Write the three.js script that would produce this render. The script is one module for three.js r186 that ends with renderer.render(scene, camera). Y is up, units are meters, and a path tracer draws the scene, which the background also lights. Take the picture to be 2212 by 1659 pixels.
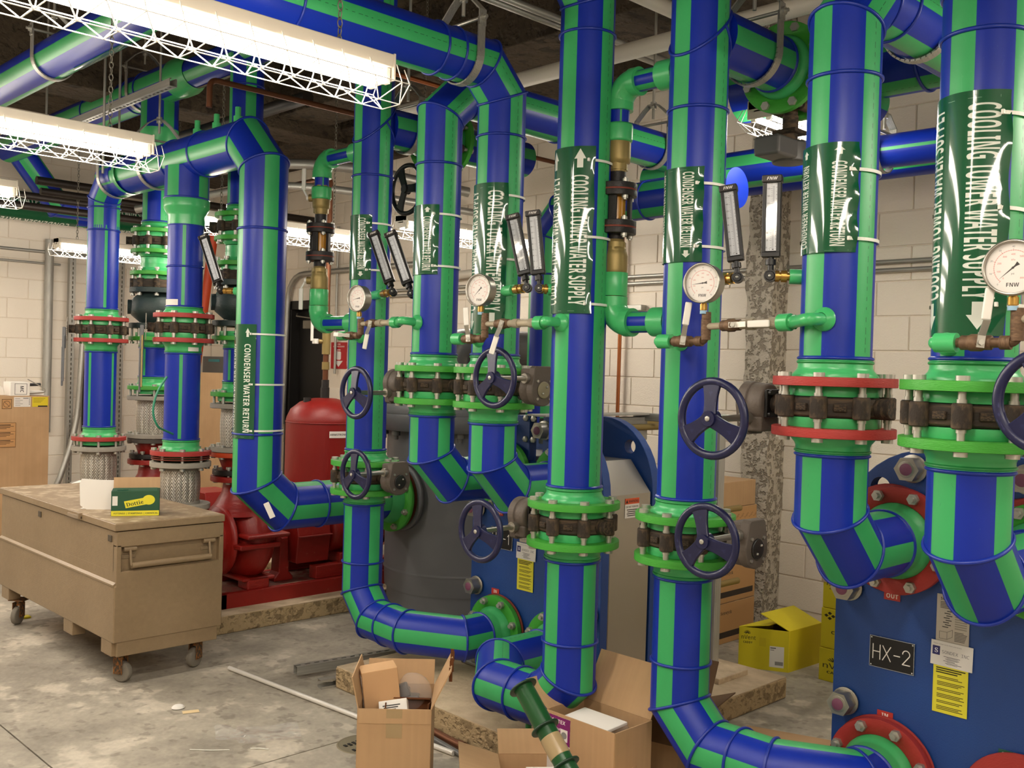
import * as THREE from 'three';
import { RoundedBoxGeometry } from 'three/addons/geometries/RoundedBoxGeometry.js';
import { mergeGeometries } from 'three/addons/utils/BufferGeometryUtils.js';
import { RectAreaLightUniformsLib } from 'three/addons/lights/RectAreaLightUniformsLib.js';

// ---------- camera, exposure ----------
const scene = new THREE.Scene();
scene.background = new THREE.Color(0x000000);
const camera = new THREE.PerspectiveCamera(2 * Math.atan(829.5 / 2150) * 180 / Math.PI, 2212 / 1659, 0.05, 60);
camera.position.set(0, 1.55, 0);
camera.rotation.set(-0.885 * Math.PI / 180, -44.38 * Math.PI / 180, 1.65 * Math.PI / 180, 'YXZ');
const renderer = new THREE.WebGLRenderer({ antialias: true });
renderer.toneMapping = THREE.LinearToneMapping;
renderer.toneMappingExposure = 2.6;
renderer.shadowMap.enabled = true;
RectAreaLightUniformsLib.init();
const LAMP = new THREE.Color(1.0, 0.9, 0.79);
const LAMP_POWER = 13;     // radiance of each light panel
const TUBE_GLOW = 5;

// ---------- small tools ----------
const V = (x, y, z) => new THREE.Vector3(x, y, z);
const R = (d) => d * Math.PI / 180;
let rs = 12345;
const rnd = () => { rs = (rs * 1664525 + 1013904223) >>> 0; return rs / 4294967296; };
const seeded = (s) => { rs = s >>> 0; };
const counts = {};
function numbered(n) { const k = counts[n] = (counts[n] ?? -1) + 1; return k ? n + '_' + String(k).padStart(3, '0') : n; }
const bases = new WeakMap();
function finish(m) { m.castShadow = true; m.receiveShadow = true; return m; }
// a thing: Group at its base; parts are given in room coordinates (or in its own when local)
function thing(name, label, category, at, { group, ry = 0, local = false, rx = 0, rz = 0 } = {}) {
  const o = new THREE.Group(); o.name = numbered(name); scene.add(o);
  o.position.set(...at); o.rotation.set(rx, ry, rz, 'YXZ');
  o.userData = { label, category }; if (group) o.userData.group = group;
  bases.set(o, local ? null : V(...at));
  return o;
}
function part(parent, name, geo, m, label) {
  const b = bases.get(parent);
  if (b) geo.translate(-b.x, -b.y, -b.z);
  const o = finish(new THREE.Mesh(geo, m)); o.name = name; parent.add(o); bases.set(o, b ?? null);
  if (label) o.userData.label = label;
  return o;
}
function one(name, label, category, geo, m, group) {
  const o = finish(new THREE.Mesh(geo, m)); o.name = numbered(name); scene.add(o);
  o.userData = { label, category }; if (group) o.userData.group = group; return o;
}
function centred(name, label, category, geo, m, group) {   // single mesh whose origin is its own base
  geo.computeBoundingBox(); const b = geo.boundingBox, c = b.getCenter(V(0, 0, 0)); c.y = b.min.y;
  geo.translate(-c.x, -c.y, -c.z); const o = one(name, label, category, geo, m, group); o.position.copy(c); return o;
}
function struct(name, geo, m) {
  const o = geo ? finish(new THREE.Mesh(geo, m)) : new THREE.Group(); o.name = name; scene.add(o); o.userData.kind = 'structure'; bases.set(o, null); return o;
}
function mg(list) {
  return mergeGeometries(list.map((g) => {
    const n = g.index ? g.toNonIndexed() : g;
    for (const k of Object.keys(n.attributes)) if (!['position', 'normal', 'uv'].includes(k)) n.deleteAttribute(k);
    if (!n.attributes.normal) n.computeVertexNormals();
    if (!n.attributes.uv) n.setAttribute('uv', new THREE.BufferAttribute(new Float32Array(n.attributes.position.count * 2), 2));
    return n;
  }));
}
// uv in metres by the dominant side of each face
function tri(g0, s = 1) {
  const g = g0.index ? g0.toNonIndexed() : g0, p = g.attributes.position, uv = new Float32Array(p.count * 2), a = V(0, 0, 0), b = V(0, 0, 0), c = V(0, 0, 0), n = V(0, 0, 0);
  for (let i = 0; i < p.count; i += 3) {
    a.fromBufferAttribute(p, i); b.fromBufferAttribute(p, i + 1); c.fromBufferAttribute(p, i + 2);
    n.copy(b).sub(a).cross(c.clone().sub(a)); const x = Math.abs(n.x), y = Math.abs(n.y), z = Math.abs(n.z);
    [a, b, c].forEach((q, k) => { const u = y >= x && y >= z ? [q.x, q.z] : x >= z ? [q.z, q.y] : [q.x, q.y]; uv[(i + k) * 2] = u[0] / s; uv[(i + k) * 2 + 1] = u[1] / s; });
  }
  g.setAttribute('uv', new THREE.BufferAttribute(uv, 2)); return g;
}
const UP = V(0, 1, 0);
function orient(g, p, dir) { g.applyQuaternion(new THREE.Quaternion().setFromUnitVectors(UP, dir.clone().normalize())); g.translate(p.x, p.y, p.z); return g; }
function rod(a, b, r, seg = 16, r2 = r) { const d = b.clone().sub(a), L = d.length(); return orient(new THREE.CylinderGeometry(r2, r, L, seg).translate(0, L / 2, 0), a, d); }
function lathe(prof, p, dir, seg = 40) { return orient(new THREE.LatheGeometry(prof.map((q) => new THREE.Vector2(q[0], q[1])), seg), p, dir); }
function box(w, h, d, x, y, z, bev = 0) { const g = bev ? new RoundedBoxGeometry(w, h, d, 1, bev) : new THREE.BoxGeometry(w, h, d); return g.translate(x, y, z); }
function boxMM(a, b, bev = 0) { return box(Math.abs(b[0] - a[0]), Math.abs(b[1] - a[1]), Math.abs(b[2] - a[2]), (a[0] + b[0]) / 2, (a[1] + b[1]) / 2, (a[2] + b[2]) / 2, bev); }
function tube(pts, r, seg = 24, rad = 10, closed = false, tension = 0.5) { return new THREE.TubeGeometry(new THREE.CatmullRomCurve3(pts, closed, 'catmullrom', tension), seg, r, rad, closed); }
// polyline with rounded corners as a tube
function bent(pts, r, fillet, rad = 10) {
  const path = new THREE.CurvePath();
  let prev = pts[0].clone();
  for (let i = 1; i < pts.length; i++) {
    if (i < pts.length - 1) {
      const a = pts[i].clone().sub(pts[i - 1]).normalize(), b = pts[i + 1].clone().sub(pts[i]).normalize();
      const f = Math.min(fillet, pts[i].distanceTo(pts[i - 1]) * 0.49, pts[i].distanceTo(pts[i + 1]) * 0.49);
      const p1 = pts[i].clone().addScaledVector(a, -f), p2 = pts[i].clone().addScaledVector(b, f);
      path.add(new THREE.LineCurve3(prev, p1)); path.add(new THREE.QuadraticBezierCurve3(p1, pts[i].clone(), p2)); prev = p2;
    } else path.add(new THREE.LineCurve3(prev, pts[i].clone()));
  }
  const samples = []; const n = pts.length;
  path.curves.forEach((c, k) => { const m = c.isLineCurve3 ? 1 : 6; for (let j = k ? 1 : 0; j <= m; j++) samples.push(c.getPoint(j / m)); });
  const curve = new THREE.CurvePath(); for (let i = 1; i < samples.length; i++) curve.add(new THREE.LineCurve3(samples[i - 1], samples[i]));
  return sweep(samples, r, rad);
}
function sweep(pts, r, rad = 10) {  // round section along points, parallel transported
  const P = [], N = [], U = [], I = []; let u = null, len = 0;
  pts.forEach((p, i) => {
    const d = (pts[Math.min(i + 1, pts.length - 1)].clone().sub(pts[Math.max(i - 1, 0)])).normalize();
    if (!u) { u = Math.abs(d.y) < 0.9 ? V(0, 1, 0) : V(1, 0, 0); }
    u = u.clone().addScaledVector(d, -u.dot(d)).normalize(); const v = d.clone().cross(u);
    if (i) len += p.distanceTo(pts[i - 1]);
    for (let j = 0; j <= rad; j++) { const t = j / rad * Math.PI * 2, n = u.clone().multiplyScalar(Math.cos(t)).addScaledVector(v, Math.sin(t)); P.push(p.x + n.x * r, p.y + n.y * r, p.z + n.z * r); N.push(n.x, n.y, n.z); U.push(j / rad, len); }
  });
  for (let i = 0; i < pts.length - 1; i++) for (let j = 0; j < rad; j++) { const a = i * (rad + 1) + j, b = a + rad + 1; I.push(a, a + 1, b, b, a + 1, b + 1); }
  const c = (i, s) => { const base = P.length / 3; const p = pts[i], q = pts[i + s]; const d = p.clone().sub(q).normalize(); P.push(p.x, p.y, p.z); N.push(d.x, d.y, d.z); U.push(0.5, 0.5); for (let j = 0; j <= rad; j++) { const k = (i * (rad + 1) + j) * 3; P.push(P[k], P[k + 1], P[k + 2]); N.push(d.x, d.y, d.z); U.push(0, 0); } for (let j = 0; j < rad; j++) s > 0 ? I.push(base, base + 2 + j, base + 1 + j) : I.push(base, base + 1 + j, base + 2 + j); };
  c(0, 1); c(pts.length - 1, -1);
  const g = new THREE.BufferGeometry();
  g.setAttribute('position', new THREE.Float32BufferAttribute(P, 3)); g.setAttribute('normal', new THREE.Float32BufferAttribute(N, 3)); g.setAttribute('uv', new THREE.Float32BufferAttribute(U, 2)); g.setIndex(I); return g;
}
function extr(pts, depth, bev = 0, hole) {   // outline in XY, extruded along z from 0
  const s = new THREE.Shape(pts.map((p) => new THREE.Vector2(p[0], p[1]))); if (hole) s.holes.push(hole);
  return new THREE.ExtrudeGeometry(s, { depth: depth - 2 * bev, bevelEnabled: bev > 0, bevelSize: bev, bevelThickness: bev, bevelSegments: 1, curveSegments: 16 }).translate(0, 0, bev);
}
function hexNut(p, dir, r, h) { return orient(new THREE.CylinderGeometry(r, r, h, 6).translate(0, h / 2, 0), p, dir); }
const CAM = V(0, 1.55, 0);
// ---------- procedural textures ----------
function hash(x, y, s) { let h = (x * 374761393 + y * 668265263 + s * 974634777) | 0; h = Math.imul(h ^ (h >>> 13), 1274126177); return ((h ^ (h >>> 16)) >>> 0) / 4294967296; }
function vnoise(x, y, per, s) {
  const xi = Math.floor(x), yi = Math.floor(y), fx = x - xi, fy = y - yi, u = fx * fx * (3 - 2 * fx), v = fy * fy * (3 - 2 * fy), m = (a) => ((a % per) + per) % per;
  const a = hash(m(xi), m(yi), s), b = hash(m(xi + 1), m(yi), s), c = hash(m(xi), m(yi + 1), s), d = hash(m(xi + 1), m(yi + 1), s);
  return a + (b - a) * u + (c - a) * v + (a - b - c + d) * u * v;
}
function fbm(x, y, base, oct, s, gain = 0.5) { let t = 0, a = 1, n = 0, f = base; for (let i = 0; i < oct; i++) { t += a * vnoise(x * f, y * f, f, s + i * 17); n += a; a *= gain; f *= 2; } return t / n; }
function field(size, fn, rgb = true, repeat = true) {
  const d = new Uint8Array(size * size * 4);
  for (let y = 0; y < size; y++) for (let x = 0; x < size; x++) { const c = fn(x / size, y / size), i = (y * size + x) * 4; if (typeof c === 'number') { d[i] = d[i + 1] = d[i + 2] = Math.max(0, Math.min(255, c * 255)); } else { for (let k = 0; k < 3; k++) d[i + k] = Math.max(0, Math.min(255, c[k])); } d[i + 3] = 255; }
  const t = new THREE.DataTexture(d, size, size); t.magFilter = THREE.LinearFilter; t.minFilter = THREE.LinearMipmapLinearFilter; t.generateMipmaps = true;
  if (repeat) t.wrapS = t.wrapT = THREE.RepeatWrapping; if (rgb) t.colorSpace = THREE.SRGBColorSpace; t.needsUpdate = true; return t;
}
function canvasTex(w, h, draw, rep = false) {
  const c = document.createElement('canvas'); c.width = w; c.height = h; const g = c.getContext('2d'); draw(g, w, h);
  const t = new THREE.CanvasTexture(c); t.colorSpace = THREE.SRGBColorSpace; if (rep) t.wrapS = t.wrapT = THREE.RepeatWrapping; return t;
}
const rep = (t, x, y) => { const c = t.clone(); c.repeat.set(x, y); c.needsUpdate = true; return c; };
const mixc = (a, b, t) => [0, 1, 2].map((i) => a[i] + (b[i] - a[i]) * t);
const sm = (a, b, x) => { const t = Math.max(0, Math.min(1, (x - a) / (b - a))); return t * t * (3 - 2 * t); };

const nFine = field(256, (x, y) => fbm(x, y, 24, 4, 3), false);
const nSoft = field(256, (x, y) => fbm(x, y, 6, 5, 9), false);
const nRough = field(512, (x, y) => { const a = fbm(x, y, 18, 5, 21, 0.62); return sm(0.3, 0.62, a); }, false);
const floorMap = field(1024, (x, y) => {
  const a = fbm(x, y, 4, 6, 31, 0.6), b = fbm(x, y, 11, 5, 77, 0.6), f = fbm(x, y, 120, 3, 5), sp = fbm(x, y, 50, 3, 91);
  let c = mixc([140, 133, 120], [172, 164, 148], sm(0.32, 0.68, a * 0.55 + b * 0.45)); c = mixc(c, [206, 196, 178], 0.6 * sm(0.6, 0.7, b)); c = mixc(c, [112, 104, 92], 0.4 * sm(0.64, 0.74, sp));
  return c.map((v) => v * (0.93 + 0.14 * f));
});
const floorBump = field(512, (x, y) => 0.6 * fbm(x, y, 14, 5, 41) + 0.4 * fbm(x, y, 90, 2, 8), false);
const padMap = field(512, (x, y) => { const a = fbm(x, y, 5, 5, 201, 0.6), b = fbm(x, y, 30, 4, 203, 0.6); return mixc([176, 156, 128], [208, 188, 158], sm(0.3, 0.7, a * 0.6 + b * 0.4)); });
const concMap = field(512, (x, y) => {
  const a = fbm(x, y, 5, 5, 51, 0.6), h = sm(0.40, 0.5, fbm(x, y, 22, 4, 61, 0.6));
  return mixc([142, 133, 118], mixc([172, 163, 148], [198, 189, 172], a), h);
});
const concBump = field(512, (x, y) => 0.7 * sm(0.34, 0.56, fbm(x, y, 22, 4, 61, 0.6)) + 0.3 * fbm(x, y, 60, 3, 12), false);
const ceilMap = field(512, (x, y) => { const a = fbm(x, y, 4, 6, 71, 0.6), f = fbm(x, y, 60, 3, 15), h = sm(0.60, 0.68, fbm(x, y, 16, 4, 63)); return mixc(mixc([150, 138, 120], [196, 184, 164], a), [84, 74, 62], h * 0.5).map((v) => v * (0.9 + 0.2 * f)); });
const cardMap = field(512, (x, y) => { const a = fbm(x, y, 6, 5, 81), l = fbm(x * 1, y * 0.02 + 0.3, 128, 1, 5); return mixc([170, 136, 98], [192, 158, 118], a).map((v) => v * (0.985 + 0.03 * l)); });
const dustRed = field(512, (x, y) => { const a = fbm(x, y, 5, 6, 101, 0.6), sp = fbm(x, y, 40, 3, 7); return mixc(mixc([128, 22, 16], [166, 34, 26], a), [178, 120, 100], 0.55 * sm(0.62, 0.78, sp * 0.6 + a * 0.4)); });
const dustRedDeck = field(512, (x, y) => { const a = fbm(x, y, 5, 6, 105, 0.6), sp = fbm(x, y, 34, 4, 7); return mixc(mixc([120, 70, 56], [160, 132, 112], sm(0.3, 0.6, a)), [138, 34, 26], 0.7 * sm(0.55, 0.7, sp)); });
const tanMap = field(512, (x, y) => { const a = fbm(x, y, 5, 5, 111), sp = fbm(x, y, 60, 2, 17); return mixc([133, 112, 84], [147, 126, 97], a).map((v) => v * (0.97 + 0.06 * sp)); });
const tanDust = field(512, (x, y) => { const a = fbm(x, y, 5, 5, 112), sp = fbm(x, y, 26, 4, 19, 0.6); return mixc([146, 124, 96], [196, 178, 150], sm(0.45, 0.75, sp * 0.6 + a * 0.4)); });
const wheelMap = field(256, (x, y) => { const a = fbm(x, y, 20, 3, 121), b = fbm(x, y, 5, 4, 122); return mixc([22, 25, 62], [74, 76, 116], 0.7 * sm(0.58, 0.72, a * 0.5 + b * 0.5)); });
const ironMap = field(256, (x, y) => { const a = fbm(x, y, 8, 5, 131); return mixc([44, 36, 28], [92, 74, 54], sm(0.35, 0.75, a)); });
const galvMap = field(256, (x, y) => { const a = fbm(x, y, 10, 4, 141); return mixc([150, 148, 140], [186, 184, 176], a); });
const rustMap = field(256, (x, y) => { const a = fbm(x, y, 9, 5, 151, 0.6); return mixc([70, 62, 52], [150, 96, 46], sm(0.4, 0.65, a)); });
const nippleMap = field(128, (x, y) => { const a = fbm(x, y, 9, 4, 161); return mixc([74, 54, 38], [140, 112, 84], a); });
const braidMap = field(256, (x, y) => { // woven wire: three-strand herringbone
  const n = 6, u = x * n * 2, v = y * n * 2, cx = Math.floor(u), up = cx % 2 ? 1 : -1, fu = u - cx, w = (v + up * (fu - 0.5) * 1.6) % 1, ww = w < 0 ? w + 1 : w, s = Math.abs(ww - 0.5) * 2, e = Math.abs(fu - 0.5) * 2;
  const l = (1 - s * s * 0.9) * (1 - 0.45 * e * e), st = 0.85 + 0.15 * Math.cos(ww * Math.PI * 6); return 0.12 + 0.85 * l * st;
}, false);
const braidCol = field(256, (x, y) => { const n = 6, u = x * n * 2, v = y * n * 2, cx = Math.floor(u), up = cx % 2 ? 1 : -1, fu = u - cx, w = (v + up * (fu - 0.5) * 1.6) % 1, ww = w < 0 ? w + 1 : w, s = Math.abs(ww - 0.5) * 2; return mixc([196, 190, 178], [58, 52, 46], sm(0.72, 0.98, s)); });

// pipe wall: blue with four green stripes, scuffs and a line of print on one stripe
const BLUE = '#0a2a9c', GREEN = '#3aa560';
function pipeTex(half, seed, printed) {
  return canvasTex(1024, 1024, (g, w, h) => {
    seeded(seed); g.fillStyle = BLUE; g.fillRect(0, 0, w, h);
    for (let k = 0; k < 5; k++) { const x = k / 4 * w, d = half / 360 * w; g.fillStyle = GREEN; g.fillRect(x - d, 0, 2 * d, h); }
    for (let i = 0; i < 260; i++) { g.globalAlpha = 0.05 + rnd() * 0.1; g.strokeStyle = rnd() < 0.6 ? '#c8ccd8' : '#101830'; g.lineWidth = 0.6 + rnd() * 1.2; const x = rnd() * w, y = rnd() * h, a = rnd() * 6.3, l = 4 + rnd() * rnd() * 60; g.beginPath(); g.moveTo(x, y); g.lineTo(x + Math.cos(a) * l * 0.6, y + Math.sin(a) * l); g.stroke(); }
    for (let i = 0; i < 420; i++) { g.globalAlpha = 0.08 + rnd() * 0.2; g.fillStyle = '#c9c6c0'; const s = 0.6 + rnd() * 1.6; g.fillRect(rnd() * w, rnd() * h, s, s); }
    g.globalAlpha = 1;
    if (printed) { g.save(); g.translate(w / 4 + 6, 0); g.rotate(Math.PI / 2); g.fillStyle = '#12351f'; g.font = '9px sans-serif'; for (let x = 10; x < h; x += 22) { const n = 3 + Math.floor(rnd() * 5); for (let k = 0; k < n; k++) g.fillRect(x + k * 2.2, -2, 1.5, 3 + (k % 2)); } g.restore(); }
  }, true);
}
const pipeWide = pipeTex(18.5, 5, true), pipePlain = pipeTex(18.5, 8, false), pipeThin = pipeTex(5.5, 9, false);

// ---------- materials ----------
const mat = (color, roughness, o = {}) => new THREE.MeshStandardMaterial({ color, roughness, ...o });
const phys = (color, roughness, o = {}) => new THREE.MeshPhysicalMaterial({ color, roughness, ...o });
const bmp = (t, s, x = 1, y = 1) => ({ bumpMap: rep(t, x, y), bumpScale: s });
const M = {
  pipe: phys(0xffffff, 0.38, { map: pipeWide, specularIntensity: 0.8 }), pipeP: phys(0xffffff, 0.38, { map: pipePlain, specularIntensity: 0.8 }), pipeT: phys(0xffffff, 0.38, { map: pipeThin, specularIntensity: 0.8 }),
  bead: mat(0x142f96, 0.35), beadG: mat(0x2c8f4c, 0.35),
  stub: phys(0x45b26a, 0.3), stubMat: mat(0x40a863, 0.42),
  flG: mat(0x3f9f33, 0.5, bmp(nFine, 0.0006, 6, 3)), flR: mat(0xa4302b, 0.55, bmp(nFine, 0.0006, 6, 3)), flDust: mat(0x9fb58a, 0.9),
  iron: mat(0xffffff, 0.8, { map: ironMap, ...bmp(nFine, 0.001, 3, 3) }), gear: mat(0x5c5249, 0.62, bmp(nFine, 0.0008, 2, 2)), gearCap: mat(0x8d8468, 0.5), gearCapD: mat(0x2a2826, 0.35),
  wheel: mat(0xffffff, 0.34, { map: rep(wheelMap, 3, 2) }), zinc: mat(0xb9b7ad, 0.42, { metalness: 0.75 }), zincD: mat(0x8f8a7e, 0.5, { metalness: 0.7 }), steel: mat(0xa8a49a, 0.35, { metalness: 0.85 }),
  brass: mat(0xb08a45, 0.32, { metalness: 0.8 }), bronze: mat(0x93804f, 0.48, { metalness: 0.55 }), nipple: mat(0xffffff, 0.6, { map: nippleMap, metalness: 0.35 }), nippleL: mat(0xb3a890, 0.5, { metalness: 0.35, ...bmp(nFine, 0.001, 4, 10) }),
  white: mat(0xe4e1d8, 0.45), tie: mat(0xe6e6dc, 0.5), black: mat(0x141312, 0.42), blackIron: mat(0x191412, 0.45, bmp(nFine, 0.0008, 3, 3)), gasket: mat(0x74301f, 0.7),
  rodWhite: mat(0xdedad2, 0.35, { metalness: 0.2 }), chrome: mat(0xd6d4cc, 0.16, { metalness: 0.95 }), glass: phys(0xffffff, 0.04, { transmission: 1, thickness: 0 }), amber: phys(0xc98f2e, 0.25, { transmission: 0.25, thickness: 0, emissive: 0x000000 }),
  hx: phys(0x0e4088, 0.42, { ...bmp(nFine, 0.0008, 30, 30), clearcoat: 0.25, clearcoatRoughness: 0.35 }), stainless: mat(0xb4afa4, 0.38, { metalness: 0.85, ...bmp(nSoft, 0.001, 2, 2) }), galv: mat(0xffffff, 0.42, { map: galvMap, metalness: 0.6 }),
  galvM: mat(0xffffff, 0.5, { map: galvMap, metalness: 0.35 }), rust: mat(0xffffff, 0.8, { map: rustMap, metalness: 0.2 }), copper: mat(0xa8643c, 0.34, { metalness: 0.85 }), copperOld: mat(0x6e442c, 0.5, { metalness: 0.6 }),
  grey: phys(0x686a6d, 0.4, { ...bmp(nSoft, 0.001, 3, 3) }), greyEl: mat(0x5a5957, 0.38), hammered: mat(0x55544f, 0.5), red: mat(0xffffff, 0.42, { map: dustRed, ...bmp(nSoft, 0.0015, 3, 3) }), redDeck: mat(0xffffff, 0.75, { map: dustRedDeck }), redTank: phys(0x861611, 0.42, bmp(nFine, 0.0006, 8, 8)), orange: mat(0xc4451c, 0.5),
  check: mat(0x2c3b39, 0.5, bmp(nFine, 0.001, 5, 5)), braid: mat(0xffffff, 0.4, { map: braidCol, metalness: 0.7, ...bmp(braidMap, 0.004) }), greyFl: mat(0x9a9488, 0.6, bmp(nFine, 0.001, 6, 6)), greyFlD: mat(0x4a453f, 0.6),
  conc: mat(0xffffff, 0.92, { map: concMap, ...bmp(concBump, 0.012) }), pad: mat(0xffffff, 0.92, { map: padMap, ...bmp(concBump, 0.002, 2, 2) }), padEdge: mat(0xf0dcb8, 0.95, { map: concMap, ...bmp(concBump, 0.006, 2, 2) }),
  floor: mat(0xffffff, 0.62, { map: rep(floorMap, 0.42, 0.42), ...bmp(floorBump, 0.003, 0.8, 0.8) }), ceil: mat(0x7f766a, 0.95, { map: rep(ceilMap, 0.5, 0.5), ...bmp(concBump, 0.012, 0.6, 0.6) }), beam: mat(0x70675c, 0.95, { map: rep(ceilMap, 0.7, 0.7), ...bmp(concBump, 0.012, 0.8, 0.8) }),
  block: mat(0xeee4d4, 0.7, bmp(nFine, 0.0012, 2, 2)), blockB: mat(0xefe6d7, 0.7, bmp(nFine, 0.0012, 2, 2)), mortar: mat(0xe6dac8, 0.8),
  tan: mat(0xffffff, 0.42, { map: tanMap, ...bmp(nFine, 0.0006, 8, 8) }), tanTop: mat(0xffffff, 0.5, { map: tanDust, ...bmp(nFine, 0.0006, 8, 8) }), tanDark: mat(0x4c4234, 0.6),
  card: mat(0xffffff, 0.85, { map: cardMap }), cardIn: mat(0x8a6136, 0.9, { map: cardMap }), cardDark: mat(0x8a8078, 0.9, { map: cardMap }), paper: mat(0xe6e2da, 0.8), yellow: mat(0xd8c81c, 0.6), 
  ltHouse: mat(0xcfc6b6, 0.5), wire: mat(0xe9e4d8, 0.45), tubeGlow: new THREE.MeshStandardMaterial({ color: 0xffffff, roughness: 0.5, emissive: new THREE.Color(1.0, 0.93, 0.82), emissiveIntensity: TUBE_GLOW }),
  dark: mat(0x1a1712, 0.7), doorBlack: mat(0x161310, 0.5), whitePipe: mat(0xcfc8ba, 0.5), blackPipe: mat(0x2a221c, 0.5, { metalness: 0.3 }), redSign: mat(0xb01822, 0.5), plasticGreen: phys(0x1d5c2c, 0.3, { transmission: 0.35, thickness: 0 }), filmy: phys(0xffffff, 0.12, { transmission: 0.9, thickness: 0, ior: 1.3 }),
  wheelGrey: mat(0x7d766a, 0.75, bmp(nFine, 0.001, 4, 4)), cardTan: mat(0xc9a074, 0.85), yellowIn: mat(0x6e5c28, 0.9), cardDusty: mat(0xb3a088, 0.9), plasticDark: mat(0x163522, 0.4),
  tape: phys(0xcab083, 0.25, { transmission: 0.4, thickness: 0 }),
};
const print = (t, rough = 0.5, o = {}) => new THREE.MeshStandardMaterial({ map: t, roughness: rough, ...o });
// ---------- the room ----------
const XW = 5.65, ZW = -10.84, CEIL = 4.05;
{
  const f = struct('floor'); 
  part(f, 'subfloor', boxMM([-3.2, -0.2, ZW - 0.2], [XW + 0.2, -0.035, 3.2]), M.dark);
  for (const [x0, x1] of [[-3, 1.392], [1.398, XW]]) for (const [z0, z1] of [[ZW, -3.373], [-3.367, 3]]) part(f, 'slab', tri(boxMM([x0, -0.03, z0], [x1, 0, z1], 0.002)), M.floor);
  struct('ceiling', tri(boxMM([-3.2, CEIL, ZW - 0.2], [XW + 0.2, CEIL + 0.25, 3.2])), M.ceil);
}
// painted block walls: every block its own piece, joints raked back
const blkBig = new RoundedBoxGeometry(0.02, 0.1955, 0.3985, 1, 0.004);
const blkZ = new RoundedBoxGeometry(0.3985, 0.1955, 0.02, 1, 0.004);
function blocks(wall, list, geo) {
  list.sort((a, b) => a[3] - b[3]);
  list.slice(0, 290).forEach(([x, y, z], i) => { const o = finish(new THREE.Mesh(geo, i % 3 ? M.block : M.blockB)); o.name = 'block'; o.position.set(x, y, z); wall.add(o); });
  const rest = list.slice(290);
  if (rest.length) { const o = part(wall, 'block_field', mg(rest.map(([x, y, z]) => geo.clone().translate(x, y, z))), M.block); o.userData.kind = 'stuff'; }
}
{
  const w = struct('wall_right');
  const dz0 = -9.12, dz1 = -8.46, dh = 2.14;   // doorway
  part(w, 'wall_core', mg([boxMM([XW + 0.003, 0, ZW - 0.2], [XW + 0.2, CEIL, dz0]), boxMM([XW + 0.003, 0, dz1], [XW + 0.2, CEIL, 3.2]), boxMM([XW + 0.003, dh, dz0], [XW + 0.2, CEIL, dz1])]), M.mortar);
  const l = [];
  for (let k = -9; k < 11; k++) { const y = 1.92 + 0.203 * (k + 0.5); if (y > CEIL) continue; for (let j = -20; j < 20; j++) { const z = -3.12 + 0.406 * (j + ((k % 2) ? 0.5 : 0)) + 0.203; if (z < ZW || z > 3) continue; if (y < dh + 0.05 && z > dz0 - 0.2 && z < dz1 + 0.2) continue; l.push([XW + 0.006, y, z, Math.hypot(z + 2.6, (y - 1.2) * 1.5)]); } }
  blocks(w, l, blkBig);
  const w2 = struct('wall_back');
  part(w2, 'wall_core', boxMM([-3.2, 0, ZW - 0.2], [XW, CEIL, ZW - 0.003]), M.mortar);
  const l2 = [];
  for (let k = -9; k < 11; k++) { const y = 1.92 + 0.203 * (k + 0.5); if (y > CEIL) continue; for (let j = -16; j < 6; j++) { const x = 3.6 + 0.406 * (j + ((k % 2) ? 0.5 : 0)); if (x > XW - 0.2 || x < -2.8) continue; l2.push([x, y, ZW - 0.006, Math.hypot(x - 3.8, (y - 1.3) * 1.5)]); } }
  blocks(w2, l2, blkZ);
  struct('wall_left', boxMM([-3.2, 0, ZW], [-3, CEIL, 3.2]), M.block);
  struct('wall_front', boxMM([-3, 0, 3], [XW, CEIL, 3.2]), M.block);
  const d = struct('door_1');
  part(d, 'door_leaf', boxMM([XW + 0.09, 0.01, dz0 + 0.03], [XW + 0.13, dh - 0.04, dz1 - 0.03], 0.004), M.doorBlack);
  part(d, 'door_frame', mg([boxMM([XW - 0.02, 0, dz0 - 0.05], [XW + 0.16, dh + 0.02, dz0 + 0.03], 0.004), boxMM([XW - 0.02, 0, dz1 - 0.03], [XW + 0.16, dh + 0.02, dz1 + 0.05], 0.004), boxMM([XW - 0.02, dh - 0.04, dz0], [XW + 0.16, dh + 0.05, dz1], 0.004)]), M.doorBlack);
  part(d, 'door_closer', mg([boxMM([XW + 0.02, 1.9, -8.93], [XW + 0.09, 1.99, -8.62], 0.008), rod(V(XW + 0.05, 2.0, -8.7), V(XW - 0.04, 2.03, -8.95), 0.008), rod(V(XW - 0.04, 2.03, -8.95), V(XW + 0.03, 2.06, -9.05), 0.008)]), M.zincD);
  // rough concrete column on the right wall
  const seg = new THREE.PlaneGeometry(1, 1, 1, 1);
  const g = new THREE.BoxGeometry(0.2, CEIL, 0.19, 6, 160, 8); const p = g.attributes.position;
  for (let i = 0; i < p.count; i++) { const x = p.getX(i), y = p.getY(i), z = p.getZ(i), n = fbm(((z + 5) * 1.9 + x) % 8 / 8, ((y + 9) % 8) / 8, 56, 3, 5) - 0.5; p.setX(i, x + (x < 0 ? n * 0.03 : 0)); p.setZ(i, z + (Math.abs(z) > 0.08 ? n * 0.025 : 0)); }
  g.computeVertexNormals(); g.translate(5.565, CEIL / 2, -3.39);
  struct('column_1', tri(g, 0.5), M.conc);
}
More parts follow.
